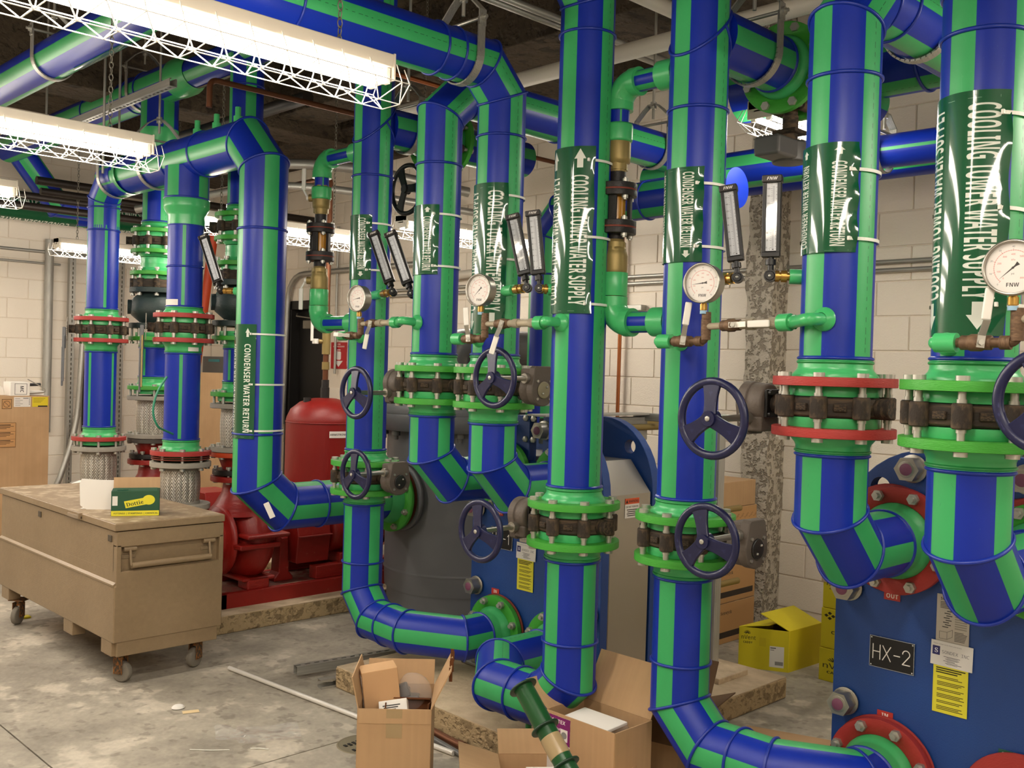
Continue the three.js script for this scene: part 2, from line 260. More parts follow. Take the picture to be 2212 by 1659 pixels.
// beams under the slab
{
  const bx = [[4.3, 4.75, 3.55]];
  bx.forEach(([a, b, y], i) => struct('beam_' + (i + 1), tri(boxMM([a, y, ZW], [b, CEIL, 3], 0.01)), M.beam));
  [[-7.6, -7.2, 3.45], [-1.0, -0.6, 3.6]].forEach(([a, b, y], i) => struct('beam_' + (i + 2), tri(boxMM([-3, y, a], [XW, CEIL, b], 0.01)), M.beam));
  struct('beam_4', tri(boxMM([4.9, 3.55, ZW], [5.65, CEIL, -4.4], 0.01)), M.beam);
}

// ---------- hung fluorescent fixtures ----------
function chainGeo(x, y0, y1, z) {
  const l = []; const n = Math.round((y1 - y0) / 0.026);
  for (let i = 0; i < n; i++) { const t = new THREE.TorusGeometry(0.0085, 0.0022, 4, 8).scale(1, 1.75, 1); if (i % 2) t.rotateY(Math.PI / 2); l.push(t.translate(x, y0 + (i + 0.5) * (y1 - y0) / n, z)); }
  return mg(l);
}
function fixture(x0, x1, z, label, group, yb = 2.475) {
  const L = x1 - x0, xc = (x0 + x1) / 2;
  const t = thing('strip_light', label, 'light', [xc, yb, z], { group });
  part(t, 'housing', mg([boxMM([x0, yb, z - 0.06], [x1, yb + 0.042, z + 0.06], 0.004), boxMM([x0, yb - 0.012, z - 0.03], [x1, yb, z + 0.03], 0.003)]), M.ltHouse);
  for (const e of [x0 + 0.004, x1 - 0.004]) part(t, 'end_plate', boxMM([e - 0.004, yb - 0.04, z - 0.062], [e + 0.004, yb + 0.044, z + 0.062], 0.002), M.ltHouse);
  const n = L > 2 ? 2 : 1;
  for (let k = 0; k < n; k++) { const a = x0 + L * k / n + 0.025, b = x0 + L * (k + 1) / n - 0.025; for (const s of [-1, 1]) { part(t, 'fluorescent_tube', rod(V(a, yb - 0.032, z + s * 0.038), V(b, yb - 0.032, z + s * 0.038), 0.014, 12), M.tubeGlow); for (const e of [a - 0.006, b + 0.006]) part(t, 'lamp_socket', boxMM([e - 0.008, yb - 0.05, z + s * 0.038 - 0.012], [e + 0.008, yb, z + s * 0.038 + 0.012], 0.003), M.white); } }
  const w = [], r = 0.0019, q = (a, b) => w.push(rod(a, b, r, 5)), P = (x, y, zz) => V(x, yb + y, z + zz);
  for (const [y, zz] of [[-0.05, 0.095], [-0.05, -0.095], [-0.104, 0.045], [-0.104, -0.045]]) q(P(x0 - 0.03, y, zz), P(x1 + 0.03, y, zz));
  const step = 0.102, m = Math.round(L / step);
  for (let i = 0; i <= m; i++) { const x = x0 + L * i / m, xx = Math.min(x + step / 2, x1 + 0.03); for (const s of [-1, 1]) { q(P(x, 0.01, 0.065 * s), P(x, -0.05, 0.095 * s)); q(P(x, -0.05, 0.095 * s), P(xx, -0.104, 0.045 * s)); if (i < m) q(P(xx, -0.104, 0.045 * s), P(x + step, -0.05, 0.095 * s)); } q(P(xx, -0.104, 0.045), P(xx, -0.104, -0.045)); }
  for (const e of [x0 - 0.03, x1 + 0.03]) { const ps = [[0.0, 0.065], [-0.05, 0.095], [-0.104, 0.045], [-0.104, -0.045], [-0.05, -0.095], [0.0, -0.065]].map(([y, zz]) => P(e, y, zz)); for (let i = 0; i < 5; i++) q(ps[i], ps[i + 1]); }
  part(t, 'wire_guard', mg(w), M.wire);
  for (const cx of [x0 + 0.17, x1 - 0.17]) part(t, 'chain', chainGeo(cx, yb + 0.045, CEIL, z), M.zincD);
  for (const s of [-1, 1]) { const li = new THREE.RectAreaLight(LAMP, LAMP_POWER, L - 0.05, 0.1); li.position.set(0, -0.05, s * 0.045); li.rotation.x = -Math.PI / 2 + s * R(-52); t.add(li); }
  return t;
}
fixture(-0.54, 1.9, -2.56, 'long strip light with two bright tubes and wire guard, biggest one at top left', 'hung strip lights');
fixture(-0.54, 1.9, -4.26, 'second strip light on chains below the biggest one, at left', 'hung strip lights');
fixture(-0.54, 1.9, -5.98, 'strip light of which only the right end shows at the left edge', 'hung strip lights');
fixture(3.03, 4.25, -8.5, 'farthest strip light, small, low on left by the beige back wall', 'hung strip lights');
fixture(3.03, 4.25, -6.05, 'strip light behind the tall red tank and the small sight glass line', 'hung strip lights');
fixture(3.95, 5.17, -5.1, 'strip light behind the black handwheel and the thermometers in the middle', 'hung strip lights');
fixture(3.85, 5.07, -2.42, 'strip light at right below the big overhead green flanges', 'hung strip lights', 2.73);
for (const [a, b, z] of [[-0.54, 1.9, -0.85], [-0.54, 1.9, 0.85], [-0.54, 1.9, -7.7], [-0.54, 1.9, -9.4], [2.9, 4.1, -0.1], [2.9, 4.1, 1.5]]) fixture(a, b, z, 'white strip light with wire guard hung outside the picture', 'strip lights out of the picture');
// ---------- striped pipe runs ----------
const camRight = (p) => { const f = V(p.x - CAM.x, 0, p.z - CAM.z).normalize(); return V(-f.z, 0, f.x); };
// mitred pipe along pts; ph: degrees from the side facing the camera to the middle of a green stripe
function run(T, pts, r, { ph = 0, m = M.pipe, beads = true, rings = [], seg = 44, cap = true, skipBead = [], labels } = {}) {
  const dirs = []; for (let i = 0; i < pts.length - 1; i++) dirs.push(pts[i + 1].clone().sub(pts[i]).normalize());
  const d0 = dirs[0]; let toCam = CAM.clone().sub(pts[0]); if (Math.abs(d0.y) > 0.9) toCam.y = 0; toCam.addScaledVector(d0, -toCam.dot(d0)).normalize();
  let rt = Math.abs(d0.y) > 0.9 ? camRight(pts[0]) : UP.clone(); rt.addScaledVector(d0, -rt.dot(d0)); rt.addScaledVector(toCam, -rt.dot(toCam)).normalize();
  let u = toCam.clone().multiplyScalar(Math.cos(R(ph))).addScaledVector(rt, Math.sin(R(ph)));
  let len = 0;
  const ringAt = (i, at, n, d, uu, rr) => { const v = d.clone().cross(uu), out = []; for (let j = 0; j <= seg; j++) { const t = j / seg * 2 * Math.PI, rad = uu.clone().multiplyScalar(Math.cos(t)).addScaledVector(v, Math.sin(t)); const s = -rad.dot(n) * rr / d.dot(n); out.push([at.clone().addScaledVector(rad, rr).addScaledVector(d, s), rad]); } return out; };
  const torus = (ring, tr) => new THREE.TubeGeometry(new THREE.CatmullRomCurve3(ring.slice(0, -1).filter((q, j) => j % 2 === 0).map((q) => q[0]), true), 44, tr, 6, true);
  for (let i = 0; i < dirs.length; i++) {
    const d = dirs[i], n0 = i ? dirs[i - 1].clone().add(d).normalize() : d, n1 = i < dirs.length - 1 ? d.clone().add(dirs[i + 1]).normalize() : d;
    const A = ringAt(i, pts[i], n0, d, u, r), B = ringAt(i, pts[i + 1], n1, d, u, r), P = [], N = [], U = [], I = [], L = pts[i].distanceTo(pts[i + 1]);
    for (let j = 0; j <= seg; j++) for (const [q, l] of [[A[j], len], [B[j], len + L]]) { P.push(q[0].x, q[0].y, q[0].z); N.push(q[1].x, q[1].y, q[1].z); U.push(j / seg, l / 1.3); }
    for (let j = 0; j < seg; j++) { const a = j * 2; I.push(a, a + 2, a + 1, a + 1, a + 2, a + 3); }
    if (cap) for (const [S, dd, ok] of [[A, d.clone().negate(), i === 0], [B, d, i === dirs.length - 1]]) if (ok) { const b = P.length / 3; P.push(...S[0][0].clone().add(S[seg / 2][0]).multiplyScalar(0.5).toArray()); N.push(...dd.toArray()); U.push(0.1, 0); for (let j = 0; j <= seg; j++) { P.push(...S[j][0].toArray()); N.push(...dd.toArray()); U.push(0.1, 0); } for (let j = 0; j < seg; j++) dd === d ? I.push(b, b + 1 + j, b + 2 + j) : I.push(b, b + 2 + j, b + 1 + j); }
    const g = new THREE.BufferGeometry(); g.setAttribute('position', new THREE.Float32BufferAttribute(P, 3)); g.setAttribute('normal', new THREE.Float32BufferAttribute(N, 3)); g.setAttribute('uv', new THREE.Float32BufferAttribute(U, 2)); g.setIndex(I);
    part(T, 'pipe_section', g, m);
    if (beads && i < dirs.length - 1 && !skipBead.includes(i)) part(T, 'weld_bead', torus(ringAt(i, pts[i + 1], n1, d, u, r + 0.002), r * 0.055), M.bead);
    for (const [s, at] of rings) if (s === i) part(T, 'weld_bead', torus(ringAt(i, pts[i].clone().addScaledVector(d, at), d, d, u, r + 0.002), r * 0.055), M.bead);
    if (i < dirs.length - 1) { u = u.clone().applyQuaternion(new THREE.Quaternion().setFromUnitVectors(d, dirs[i + 1])); u.addScaledVector(dirs[i + 1], -u.dot(dirs[i + 1])).normalize(); }
    len += L;
  }
}
// stub end with loose flange, t measured from the middle of the valve along dir
function stubFlange(T, c, dir, r, red, gap = 0.0285, sleeve = 0.137, plain = false) {
  const s = r / 0.1, o = gap - 0.0285, f = (p) => p.map(([a, b]) => [a * s, b * s + o]);
  part(T, 'stub_end', lathe(f([[0.085, 0.0285], [0.126, 0.0285], [0.128, 0.031], [0.128, 0.057], [0.12, 0.059], [0.12, 0.087], [0.112, 0.097], [0.106, 0.104], [0.1028, 0.112], [0.102, sleeve]]), c, dir, 48), M.stub);
  part(T, 'flange_ring', lathe(f([[0.121, 0.058], [0.1695, 0.058], [0.171, 0.0595], [0.171, 0.0825], [0.1695, 0.084], [0.121, 0.084], [0.121, 0.058]]), c, dir, 56), red ? M.flR : M.flG, red ? 'red flange ring' : undefined);
  if (!plain) { part(T, 'weld_bead', lathe([[0.1, -0.006], [0.105, -0.003], [0.1065, 0], [0.105, 0.003], [0.1, 0.006]].map(([a, b]) => [a * s, b * s + sleeve * s + o]), c, dir, 48), M.bead); part(T, 'weld_lip', lathe([[0.1, -0.006], [0.1055, -0.003], [0.1065, 0], [0.1055, 0.003], [0.1, 0.006]].map(([a, b]) => [a * s, b * s + (sleeve - 0.011) * s + o]), c, dir, 48), M.beadG); }
  return c.clone().addScaledVector(dir, sleeve * s + o);
}
const ring8 = (ax, u, off) => { const v = ax.clone().cross(u); return Array.from({ length: 8 }, (_, k) => { const t = R(off + 45 * k); return u.clone().multiplyScalar(Math.cos(t)).addScaledVector(v, Math.sin(t)); }); };
function bolts(T, c, ax, u, r, off, sides = [-1, 1], t0 = 0.02, t1 = 0.084, tNut = 0.096) {
  const s = r / 0.1;
  for (const q of ring8(ax, u, off)) for (const sd of sides) { const d = ax.clone().multiplyScalar(sd), p = c.clone().addScaledVector(q, 0.1495 * s); part(T, 'bolt', mg([rod(p.clone().addScaledVector(d, t0 * s), p.clone().addScaledVector(d, t1 * s), 0.0098 * s, 10), hexNut(p.clone().addScaledVector(d, t1 * s), d, 0.0175 * s, (tNut - t1) * s), rod(p.clone().addScaledVector(d, t0 * s), p.clone().addScaledVector(d, 0.04 * s), 0.0125 * s, 8)]), M.zinc); }
}
// lugged butterfly valve body
function valveBody(T, c, ax, u, r, off, stem) {
  const s = r / 0.1, g = [lathe([[0.09, -0.0275], [0.13, -0.0275], [0.134, -0.02], [0.134, 0.02], [0.13, 0.0275], [0.09, 0.0275]].map(([a, b]) => [a * s, b * s]), c, ax, 48)];
  const qs = ring8(ax, u, off);
  part(T, 'valve_body', mg([...g, rod(c.clone().addScaledVector(stem, 0.12 * s), c.clone().addScaledVector(stem, 0.2 * s), 0.027 * s), rod(c.clone().addScaledVector(stem, -0.12 * s), c.clone().addScaledVector(stem, -0.172 * s), 0.03 * s, 16, 0.026 * s)]), M.iron);
  for (const q of qs) { const p = c.clone().addScaledVector(q, 0.147 * s); part(T, 'bolt_lug', lathe([[0, -0.031], [0.02, -0.031], [0.0235, -0.027], [0.0235, 0.027], [0.02, 0.031], [0, 0.031]].map(([a, b]) => [a * s, b * s]), p, ax, 12), M.iron); }
  const w = ax.clone(); for (let k = 0; k < 8; k++) { const q = qs[k].clone().add(qs[(k + 1) % 8]).normalize(); if (Math.abs(q.dot(stem)) > 0.95) continue; const b = new RoundedBoxGeometry(0.035 * s, 0.02 * s, 0.012 * s, 1, 0.003); const m4 = new THREE.Matrix4().makeBasis(w.clone().cross(q), w, q); b.applyMatrix4(m4); const p = c.clone().addScaledVector(q, 0.137 * s); part(T, 'cast_boss', b.translate(p.x, p.y, p.z), M.iron); }
}
// spoked handwheel in the YZ plane of its own, axle along x, hub at the origin
function wheelGeo(D, turn) {
  const Rr = D / 2 - 0.011, g = [new THREE.TorusGeometry(Rr, 0.0125, 12, 48).scale(1, 1, 0.9)];
  for (let k = 0; k < 3; k++) { const s = new THREE.Shape(); const a = 0.019, b = 0.0145, c = 0.03, e = Rr - 0.002; s.moveTo(-a, 0.015); s.quadraticCurveTo(-b, e * 0.55, -c, e); s.lineTo(c, e); s.quadraticCurveTo(b, e * 0.55, a, 0.015); const x = new THREE.ExtrudeGeometry(s, { depth: 0.008, bevelEnabled: true, bevelSize: 0.002, bevelThickness: 0.002, bevelSegments: 1, curveSegments: 8 }).translate(0, 0, -0.004); const p = x.attributes.position; for (let i = 0; i < p.count; i++) { const y = p.getY(i); p.setZ(i, p.getZ(i) + 0.014 * (1 - y / e)); } x.computeVertexNormals(); g.push(x.rotateZ(turn + k * 2 * Math.PI / 3)); }
  g.push(new THREE.CylinderGeometry(0.022, 0.026, 0.034, 24).rotateX(Math.PI / 2).translate(0, 0, 0.008));
  return mg(g).rotateY(-Math.PI / 2);
}
// butterfly valve on a vertical pipe with worm gear and handwheel; side +1 gear towards +z, -1 towards -z
function gearValve(label, c, side, turn, off = 12) {
  const T = thing('butterfly_valve', label, 'valve', [c.x, c.y, c.z]);
  const stem = V(0, 0, side), u = V(-1, 0, 0);
  valveBody(T, c, UP, u, 0.1, off, stem); bolts(T, c, UP, u, 0.1, off);
  const tf = (g) => { if (side < 0) g.rotateX(Math.PI); return g.translate(c.x, c.y, c.z); };
  part(T, 'mounting_plate', tf(mg([box(0.085, 0.085, 0.012, 0, 0, 0.196, 0.004), ...[-1, 1].flatMap((a) => [-1, 1].map((b) => hexNut(V(a * 0.032, b * 0.032, 0.19), V(0, 0, -1), 0.008, 0.008)))])), M.black);
  const face = []; for (let i = 0; i <= 20; i++) { const t = -200 + i * 11; face.push([0.063 * Math.cos(R(t - 0)) * 1, 0.063 * Math.sin(R(t))]); }
  const outline = []; for (let i = 0; i <= 22; i++) { const t = R(162 + i * 9.8); outline.push([0.062 * Math.cos(t), 0.062 * Math.sin(t)]); } outline.push([0.046, 0.085], [0.036, 0.092], [-0.036, 0.092], [-0.046, 0.085]);
  part(T, 'gear_box', tf(mg([lathe([[0, 0.2], [0.05, 0.2], [0.06, 0.208], [0.062, 0.272], [0, 0.272]], V(0, 0, 0), V(0, 0, 1), 32), extr(outline, 0.034, 0.003).translate(0, 0, 0.252), box(0.1, 0.046, 0.075, 0, 0.062, 0.24, 0.008)])), M.gear);
  part(T, 'gear_cover', tf(lathe([[0, 0.286], [0.034, 0.286], [0.034, 0.29], [0.03, 0.2925], [0, 0.2925]], V(0, 0, 0), V(0, 0, 1), 28)), side > 0 && c.y < 1.2 ? M.gearCapD : M.gearCap);
  part(T, 'cover_screws', tf(mg([[0.012, 0.012], [-0.01, -0.014]].map(([x, y]) => lathe([[0, 0.292], [0.005, 0.292], [0.004, 0.297], [0, 0.298]], V(x, y, 0), V(0, 0, 1), 10)).concat([45, 135, 225, 315].map((a) => hexNut(V(0.05 * Math.cos(R(a)), 0.05 * Math.sin(R(a)), 0.285), V(0, 0, 1), 0.006, 0.006))))), M.zinc);
  part(T, 'wheel_shaft', tf(mg([rod(V(-0.22, 0.045, 0.25), V(0.05, 0.045, 0.25), 0.0105), rod(V(-0.075, 0.045, 0.25), V(-0.045, 0.045, 0.25), 0.02)])), M.steel);
  const w = wheelGeo(0.236, turn); w.translate(c.x - 0.235, c.y + 0.045 * side, c.z + 0.25 * side);
  const hw = part(T, 'handwheel', w, M.wheel);
  part(hw, 'hub_nut', lathe([[0, 0], [0.008, 0], [0.008, 0.004], [0.006, 0.006], [0, 0.006]], V(c.x - 0.258, c.y + 0.045 * side, c.z + 0.25 * side), V(-1, 0, 0), 14), M.zinc);
  return T;
}
// ---------- printed pipe markers ----------
const GRN = '#06502f', LET = '#d8dcd2';
function arrow(g, x, y, up, s) { g.beginPath(); const d = up ? -1 : 1; g.moveTo(x, y + d * s); g.lineTo(x - s * 0.82, y); g.lineTo(x - s * 0.42, y); g.lineTo(x - s * 0.42, y - d * s * 0.9); g.lineTo(x + s * 0.42, y - d * s * 0.9); g.lineTo(x + s * 0.42, y); g.lineTo(x + s * 0.82, y); g.closePath(); g.fill(); }
function fitText(g, text, x, y, len, size, ang) { g.save(); g.translate(x, y); g.rotate(ang); g.font = 'bold ' + size + 'px sans-serif'; g.textBaseline = 'middle'; const w = g.measureText(text).width; g.scale(len / w, 1); g.fillText(text, 0, 0); g.restore(); }
const markerTex = (text, up) => canvasTex(768, 1536, (g, w, h) => {
  g.fillStyle = GRN; g.fillRect(0, 0, w, h); g.fillStyle = LET;
  const big = text.length > 22 ? (text[0] === 'C' && text[1] === 'O' && text[2] === 'O' ? 300 : 190) : 190;
  const a0 = up ? 0.17 : 0.05, a1 = up ? 0.95 : 0.85, ya = up ? 0.075 : 0.915, s = 62;
  const x1 = 0.765 * w, x2 = 0.235 * w;
  fitText(g, text, x1, a0 * h, (a1 - a0) * h, big, Math.PI / 2); arrow(g, x1, ya * h, up, big > 200 ? 92 : s);
  fitText(g, text, x2, a1 * h, (a1 - a0) * h, big, -Math.PI / 2); arrow(g, x2, ya * h, up, big > 200 ? 92 : s);
  g.fillStyle = '#9fc0aa'; g.font = '11px sans-serif'; const fy = up ? 0.985 : 0.03; g.fillRect(0.42 * w, fy * h, 60, 2); g.fillRect(0.62 * w, fy * h, 90, 2); g.fillRect(0.9 * w, fy * h - 14, 2, 16);
});
const mk = (t) => phys(0xffffff, 0.3, { map: t, clearcoat: 1, clearcoatRoughness: 0.05, specularIntensity: 0.3 });
const mkMat = { cu: mk(markerTex('COOLING TOWER WATER SUPPLY', true)), cd: mk(markerTex('COOLING TOWER WATER SUPPLY', false)), wu: mk(markerTex('CONDENSER WATER RETURN', true)), wd: mk(markerTex('CONDENSER WATER RETURN', false)) };
function arcSheet(c, r, a0, a1, y0, y1, wave, sd) {
  const nu = 40, nv = 30, P = [], U = [], I = [], f = V(CAM.x - c.x, 0, CAM.z - c.z).normalize(), rt = camRight(c);
  for (let j = 0; j <= nv; j++) for (let i = 0; i <= nu; i++) {
    const uu = i / nu, vv = j / nv, a = R(a0 + (a1 - a0) * uu); let rr = r + wave * 0.5 * (1 + Math.sin(uu * 8 + sd + Math.sin(vv * 2.2 + sd) * 0.35)) ; if (wave > 0) rr += 0.011 * Math.pow(Math.max(0, uu - 0.86) / 0.14, 2) * (0.5 + 0.5 * Math.cos(vv * 19 + sd)) ;
    P.push(c.x + (f.x * Math.cos(a) + rt.x * Math.sin(a)) * rr, y0 + (y1 - y0) * vv, c.z + (f.z * Math.cos(a) + rt.z * Math.sin(a)) * rr); U.push(uu, vv);
  }
  for (let j = 0; j < nv; j++) for (let i = 0; i < nu; i++) { const a = j * (nu + 1) + i, b = a + nu + 1; I.push(a, a + 1, b, b, a + 1, b + 1); }
  const g = new THREE.BufferGeometry(); g.setAttribute('position', new THREE.Float32BufferAttribute(P, 3)); g.setAttribute('uv', new THREE.Float32BufferAttribute(U, 2)); g.setIndex(I); g.computeVertexNormals(); return g;
}
function tieGeo(c, r, a0, a1, y, h = 0.009) { const f = V(CAM.x - c.x, 0, CAM.z - c.z).normalize(), rt = camRight(c); const at = (a, rr, yy) => [c.x + (f.x * Math.cos(a) + rt.x * Math.sin(a)) * rr, yy, c.z + (f.z * Math.cos(a) + rt.z * Math.sin(a)) * rr]; const P = [], I = []; const n = 40; for (let i = 0; i <= n; i++) { const a = R(a0 + (a1 - a0) * i / n); P.push(...at(a, r, y - h / 2), ...at(a, r + 0.0016, y - h / 2), ...at(a, r + 0.0016, y + h / 2), ...at(a, r, y + h / 2)); } for (let i = 0; i < n; i++) for (let k = 0; k < 4; k++) { const a = i * 4 + k, b = i * 4 + (k + 1) % 4; I.push(a, b, a + 4, b, b + 4, a + 4); } const g = new THREE.BufferGeometry(); g.setAttribute('position', new THREE.Float32BufferAttribute(P, 3)); g.setIndex(I); const q = g.toNonIndexed(); q.computeVertexNormals(); return q; }
function marker(label, c, r, y0, y1, edge, kind, ties, wave = 0.004, arc = 0.21) {
  const a0 = edge - arc / r * 180 / Math.PI, T = thing('pipe_marker', label, 'label', [c.x, y0, c.z]);
  part(T, 'printed_sheet', arcSheet(c, r + 0.004, a0, edge, y0, y1, wave, y0 * 10 + c.z * 7), mkMat[kind]);
  for (const y of ties) { part(T, 'cable_tie', tieGeo(c, r + 0.006, edge - 12, 360 + a0 + 10, y), M.tie); const f = V(CAM.x - c.x, 0, CAM.z - c.z).normalize(), rt = camRight(c), a = R(edge - 12), q = f.clone().multiplyScalar(Math.cos(a)).addScaledVector(rt, Math.sin(a)); part(T, 'tie_head', box(0.009, 0.012, 0.008, c.x + q.x * (r + 0.01), y, c.z + q.z * (r + 0.01), 0.002), M.tie); }
  return T;
}
const longMk = mk(markerTex('CONDENSER WATER SUPPLY', true));
// ---------- the risers and their valves ----------
const AX = { A: [2.545, -0.965], B: [2.65, -1.39], C: [2.83, -2.02], D: [2.745, -2.46], E: [2.856, -3.025], F: [2.838, -3.4], G: [2.98, -4.085], H: [2.72, -4.69] };
const X1 = 3.32, X2 = 3.12;                        // front faces of the two heat exchangers
const at = (k, y) => V(AX[k][0], y, AX[k][1]);
const VU = 1.468, VL = 0.988;
const riser = (name, label, k, y) => thing('riser_pipe', label, 'pipe', [AX[k][0], y, AX[k][1]]);
function portFlange(T, c, red, r = 0.1) {          // stub and loose flange against a face at c, pipe coming from -x
  const d = V(-1, 0, 0), s = r / 0.1;
  part(T, 'stub_end', lathe([[0.085, 0], [0.128, 0], [0.128, 0.02], [0.12, 0.03], [0.12, 0.05], [0.112, 0.064], [0.106, 0.075], [0.102, 0.085], [0.102, 0.125]].map(([a, b]) => [a * s, b * s]), c, d, 48), M.stubMat);
  part(T, 'flange_ring', lathe([[0.121, 0.018], [0.1695, 0.018], [0.171, 0.0195], [0.171, 0.0425], [0.1695, 0.044], [0.121, 0.044], [0.121, 0.018]].map(([a, b]) => [a * s, b * s]), c, d, 56), red ? M.flR : M.flG);
  part(T, 'weld_bead', lathe([[0.1, -0.006], [0.105, -0.003], [0.1065, 0], [0.105, 0.003], [0.1, 0.006]].map(([a, b]) => [a * s, b * s + 0.127 * s]), c, d, 48), M.bead);
  for (const q of ring8(d, V(0, 1, 0), 22.5)) { const p = c.clone().addScaledVector(q, 0.1495 * s).addScaledVector(d, 0.044 * s); part(T, 'bolt', mg([hexNut(p, d, 0.018 * s, 0.017 * s), rod(p, p.clone().addScaledVector(d, 0.03 * s), 0.0095 * s, 10)]), M.zinc); }
}
// A - right-hand cooling tower supply
{
  let T = riser('', 'rightmost riser, cut by the picture edge, cooling tower supply print with arrow down', 'A', VU);
  stubFlange(T, at('A', VU), UP, 0.1, false); run(T, [at('A', VU + 0.137), at('A', 3.75)], 0.1, { ph: -31, rings: [[0, 0.79], [0, 0.895]] });
  T = riser('', 'elbow under the rightmost valve turning into the blue HX-2 frame', 'A', 1.0);
  stubFlange(T, at('A', VU), UP.clone().negate(), 0.1, false); run(T, [at('A', VU - 0.137), at('A', 1.155), V(2.665, 1.035, -0.965), V(X2 - 0.12, 1.035, -0.965)], 0.1, { ph: -36 }); portFlange(T, V(X2, 1.035, -0.965), false);
  gearValve('butterfly valve with green flanges at the right edge, dark blue handwheel cut off', at('A', VU), 1, R(20));
}
// B - condenser return right
{
  let T = riser('', 'second riser from the right, condenser return, bending back at the top over red flanges', 'B', VU);
  stubFlange(T, at('B', VU), UP, 0.1, true); run(T, [at('B', VU + 0.137), at('B', 2.545), V(2.775, 2.672, -1.39), V(4.0, 2.672, -1.39)], 0.1, { ph: -41, rings: [[0, 0.79], [2, 0.13]] });
  T = riser('', 'elbow below the red flanged valve turning into HX-2 at the red OUT flange', 'B', 1.0);
  stubFlange(T, at('B', VU), UP.clone().negate(), 0.1, true); run(T, [at('B', VU - 0.137), at('B', 1.16), V(2.775, 1.04, -1.39), V(X2 - 0.12, 1.04, -1.39)], 0.1, { ph: -34 }); portFlange(T, V(X2, 1.04, -1.39), true);
  gearValve('butterfly valve between two red flange rings, dark blue handwheel to its left', at('B', VU), -1, R(2));
}
// C - condenser return to HX-2
{
  let T = riser('', 'riser right of the centre one with a high tee and the large sight glass line', 'C', VL);
  stubFlange(T, at('C', VL), UP, 0.1, false); run(T, [at('C', VL + 0.137), at('C', 3.75)], 0.1, { ph: -38, rings: [[0, 1.32]] });
  run(T, [V(2.905, 2.72, -2.02), V(3.3, 2.72, -2.02)], 0.1, { ph: 25 });
  part(T, 'weld_bead', mg([teeBead(at('C', 2.72), 0.1, 1), teeBead(at('C', 2.72), 0.1, -1)]), M.bead);
  stubFlange(T, V(3.435, 2.72, -2.02), V(-1, 0, 0), 0.1, false);
  T = riser('', 'lower pipe under the large front handwheel, curving in three mitres to the red IN flange', 'C', 0.2);
  stubFlange(T, at('C', VL), UP.clone().negate(), 0.1, false);
  run(T, [at('C', VL - 0.137), at('C', 0.415), V(2.83, 0.29, -1.895), V(2.83, 0.29, -1.65), V(2.95, 0.29, -1.42), V(X2 - 0.12, 0.29, -1.42)], 0.1, { ph: -33, rings: [[0, 0.29], [2, 0.125]] });
  portFlange(T, V(X2, 0.29, -1.42), true);
  gearValve('lower butterfly valve in front, large handwheel and gear box to its right', at('C', VL), 1, R(15));
}
function teeBead(c, r, sg) {   // mitre seam of a branch leaving towards +x
  const l = []; for (let i = 0; i <= 16; i++) { const t = R(-90 + i * 180 / 16); l.push(V(c.x + (r + 0.002) * Math.cos(t) , c.y + sg * (r + 0.002) * (1 - Math.cos(t) ), c.z + (r + 0.002) * Math.sin(t))); }
  const m = []; for (let i = 0; i <= 16; i++) { const t = R(-90 + i * 180 / 16); m.push(V(c.x + (r + 0.002) * Math.cos(t), c.y + sg * (r + 0.002) * (Math.cos(t)), c.z + (r + 0.002) * Math.sin(t))); }
  return sg > 0 ? tube(m, 0.0055, 24, 6) : mg([tube(m, 0.0055, 24, 6), tube(Array.from({ length: 17 }, (_, i) => { const t = R(90 + i * 180 / 16); return V(c.x + (r + 0.002) * Math.cos(t), c.y + (r + 0.002) * Math.cos(t), c.z + (r + 0.002) * Math.sin(t)); }), 0.0055, 24, 6)]);
}
// D - cooling tower supply, centre
{
  let T = riser('', 'central riser nearest the middle, cooling tower supply print with arrow up', 'D', VL);
  stubFlange(T, at('D', VL), UP, 0.1, false); run(T, [at('D', VL + 0.137), at('D', 2.9), V(2.645, 3.02, -2.46), V(2.645, 3.7, -2.46)], 0.1, { ph: -40, rings: [[0, 1.65]] });
  T = riser('', 'lower pipe of the central riser, doubling back behind the leaning green bottle tube', 'D', 0.2);
  stubFlange(T, at('D', VL), UP.clone().negate(), 0.1, false);
  run(T, [at('D', VL - 0.137), at('D', 0.415), V(2.745, 0.29, -2.585), V(2.745, 0.29, -2.83), V(2.95, 0.29, -3.04), V(X1 - 0.12, 0.29, -3.04)], 0.1, { ph: -46, rings: [[0, 0.3], [2, 0.12]] });
  portFlange(T, V(X1, 0.29, -3.04), false);
  part(T, 'drain_stub', mg([rod(V(2.745, 0.24, -2.66), V(2.745, 0.09, -2.66), 0.012), rod(V(2.745, 0.1, -2.66), V(2.745, 0.05, -2.66), 0.022)]), M.stub);
  gearValve('lower butterfly valve of the central riser, handwheel overlapping the HX-1 plate', at('D', VL), -1, R(10));
}
// E - cooling tower supply into HX-1
{
  let T = riser('', 'riser left of centre whose top swings forward and up to the left', 'E', VU);
  stubFlange(T, at('E', VU), UP, 0.1, false); run(T, [at('E', VU + 0.137), at('E', 2.672), V(2.738, 2.79, -3.025), V(0.2, 2.79, -3.025)], 0.1, { ph: -51, rings: [[0, 0.9], [2, 0.17], [2, 0.26], [2, 0.9]] });
  T = riser('', 'right one of the two elbows side by side entering the top of HX-1', 'E', 1.0);
  stubFlange(T, at('E', VU), UP.clone().negate(), 0.1, false, 0.0285, 0.15); run(T, [at('E', VU - 0.137), at('E', 1.16), V(2.976, 1.04, -3.025), V(X1 - 0.12, 1.04, -3.025)], 0.1, { ph: -43 }); portFlange(T, V(X1, 1.04, -3.025), false);
  gearValve('butterfly valve with pale gear cover at its right, handwheel before the lower green flange', at('E', VU), 1, R(8));
}
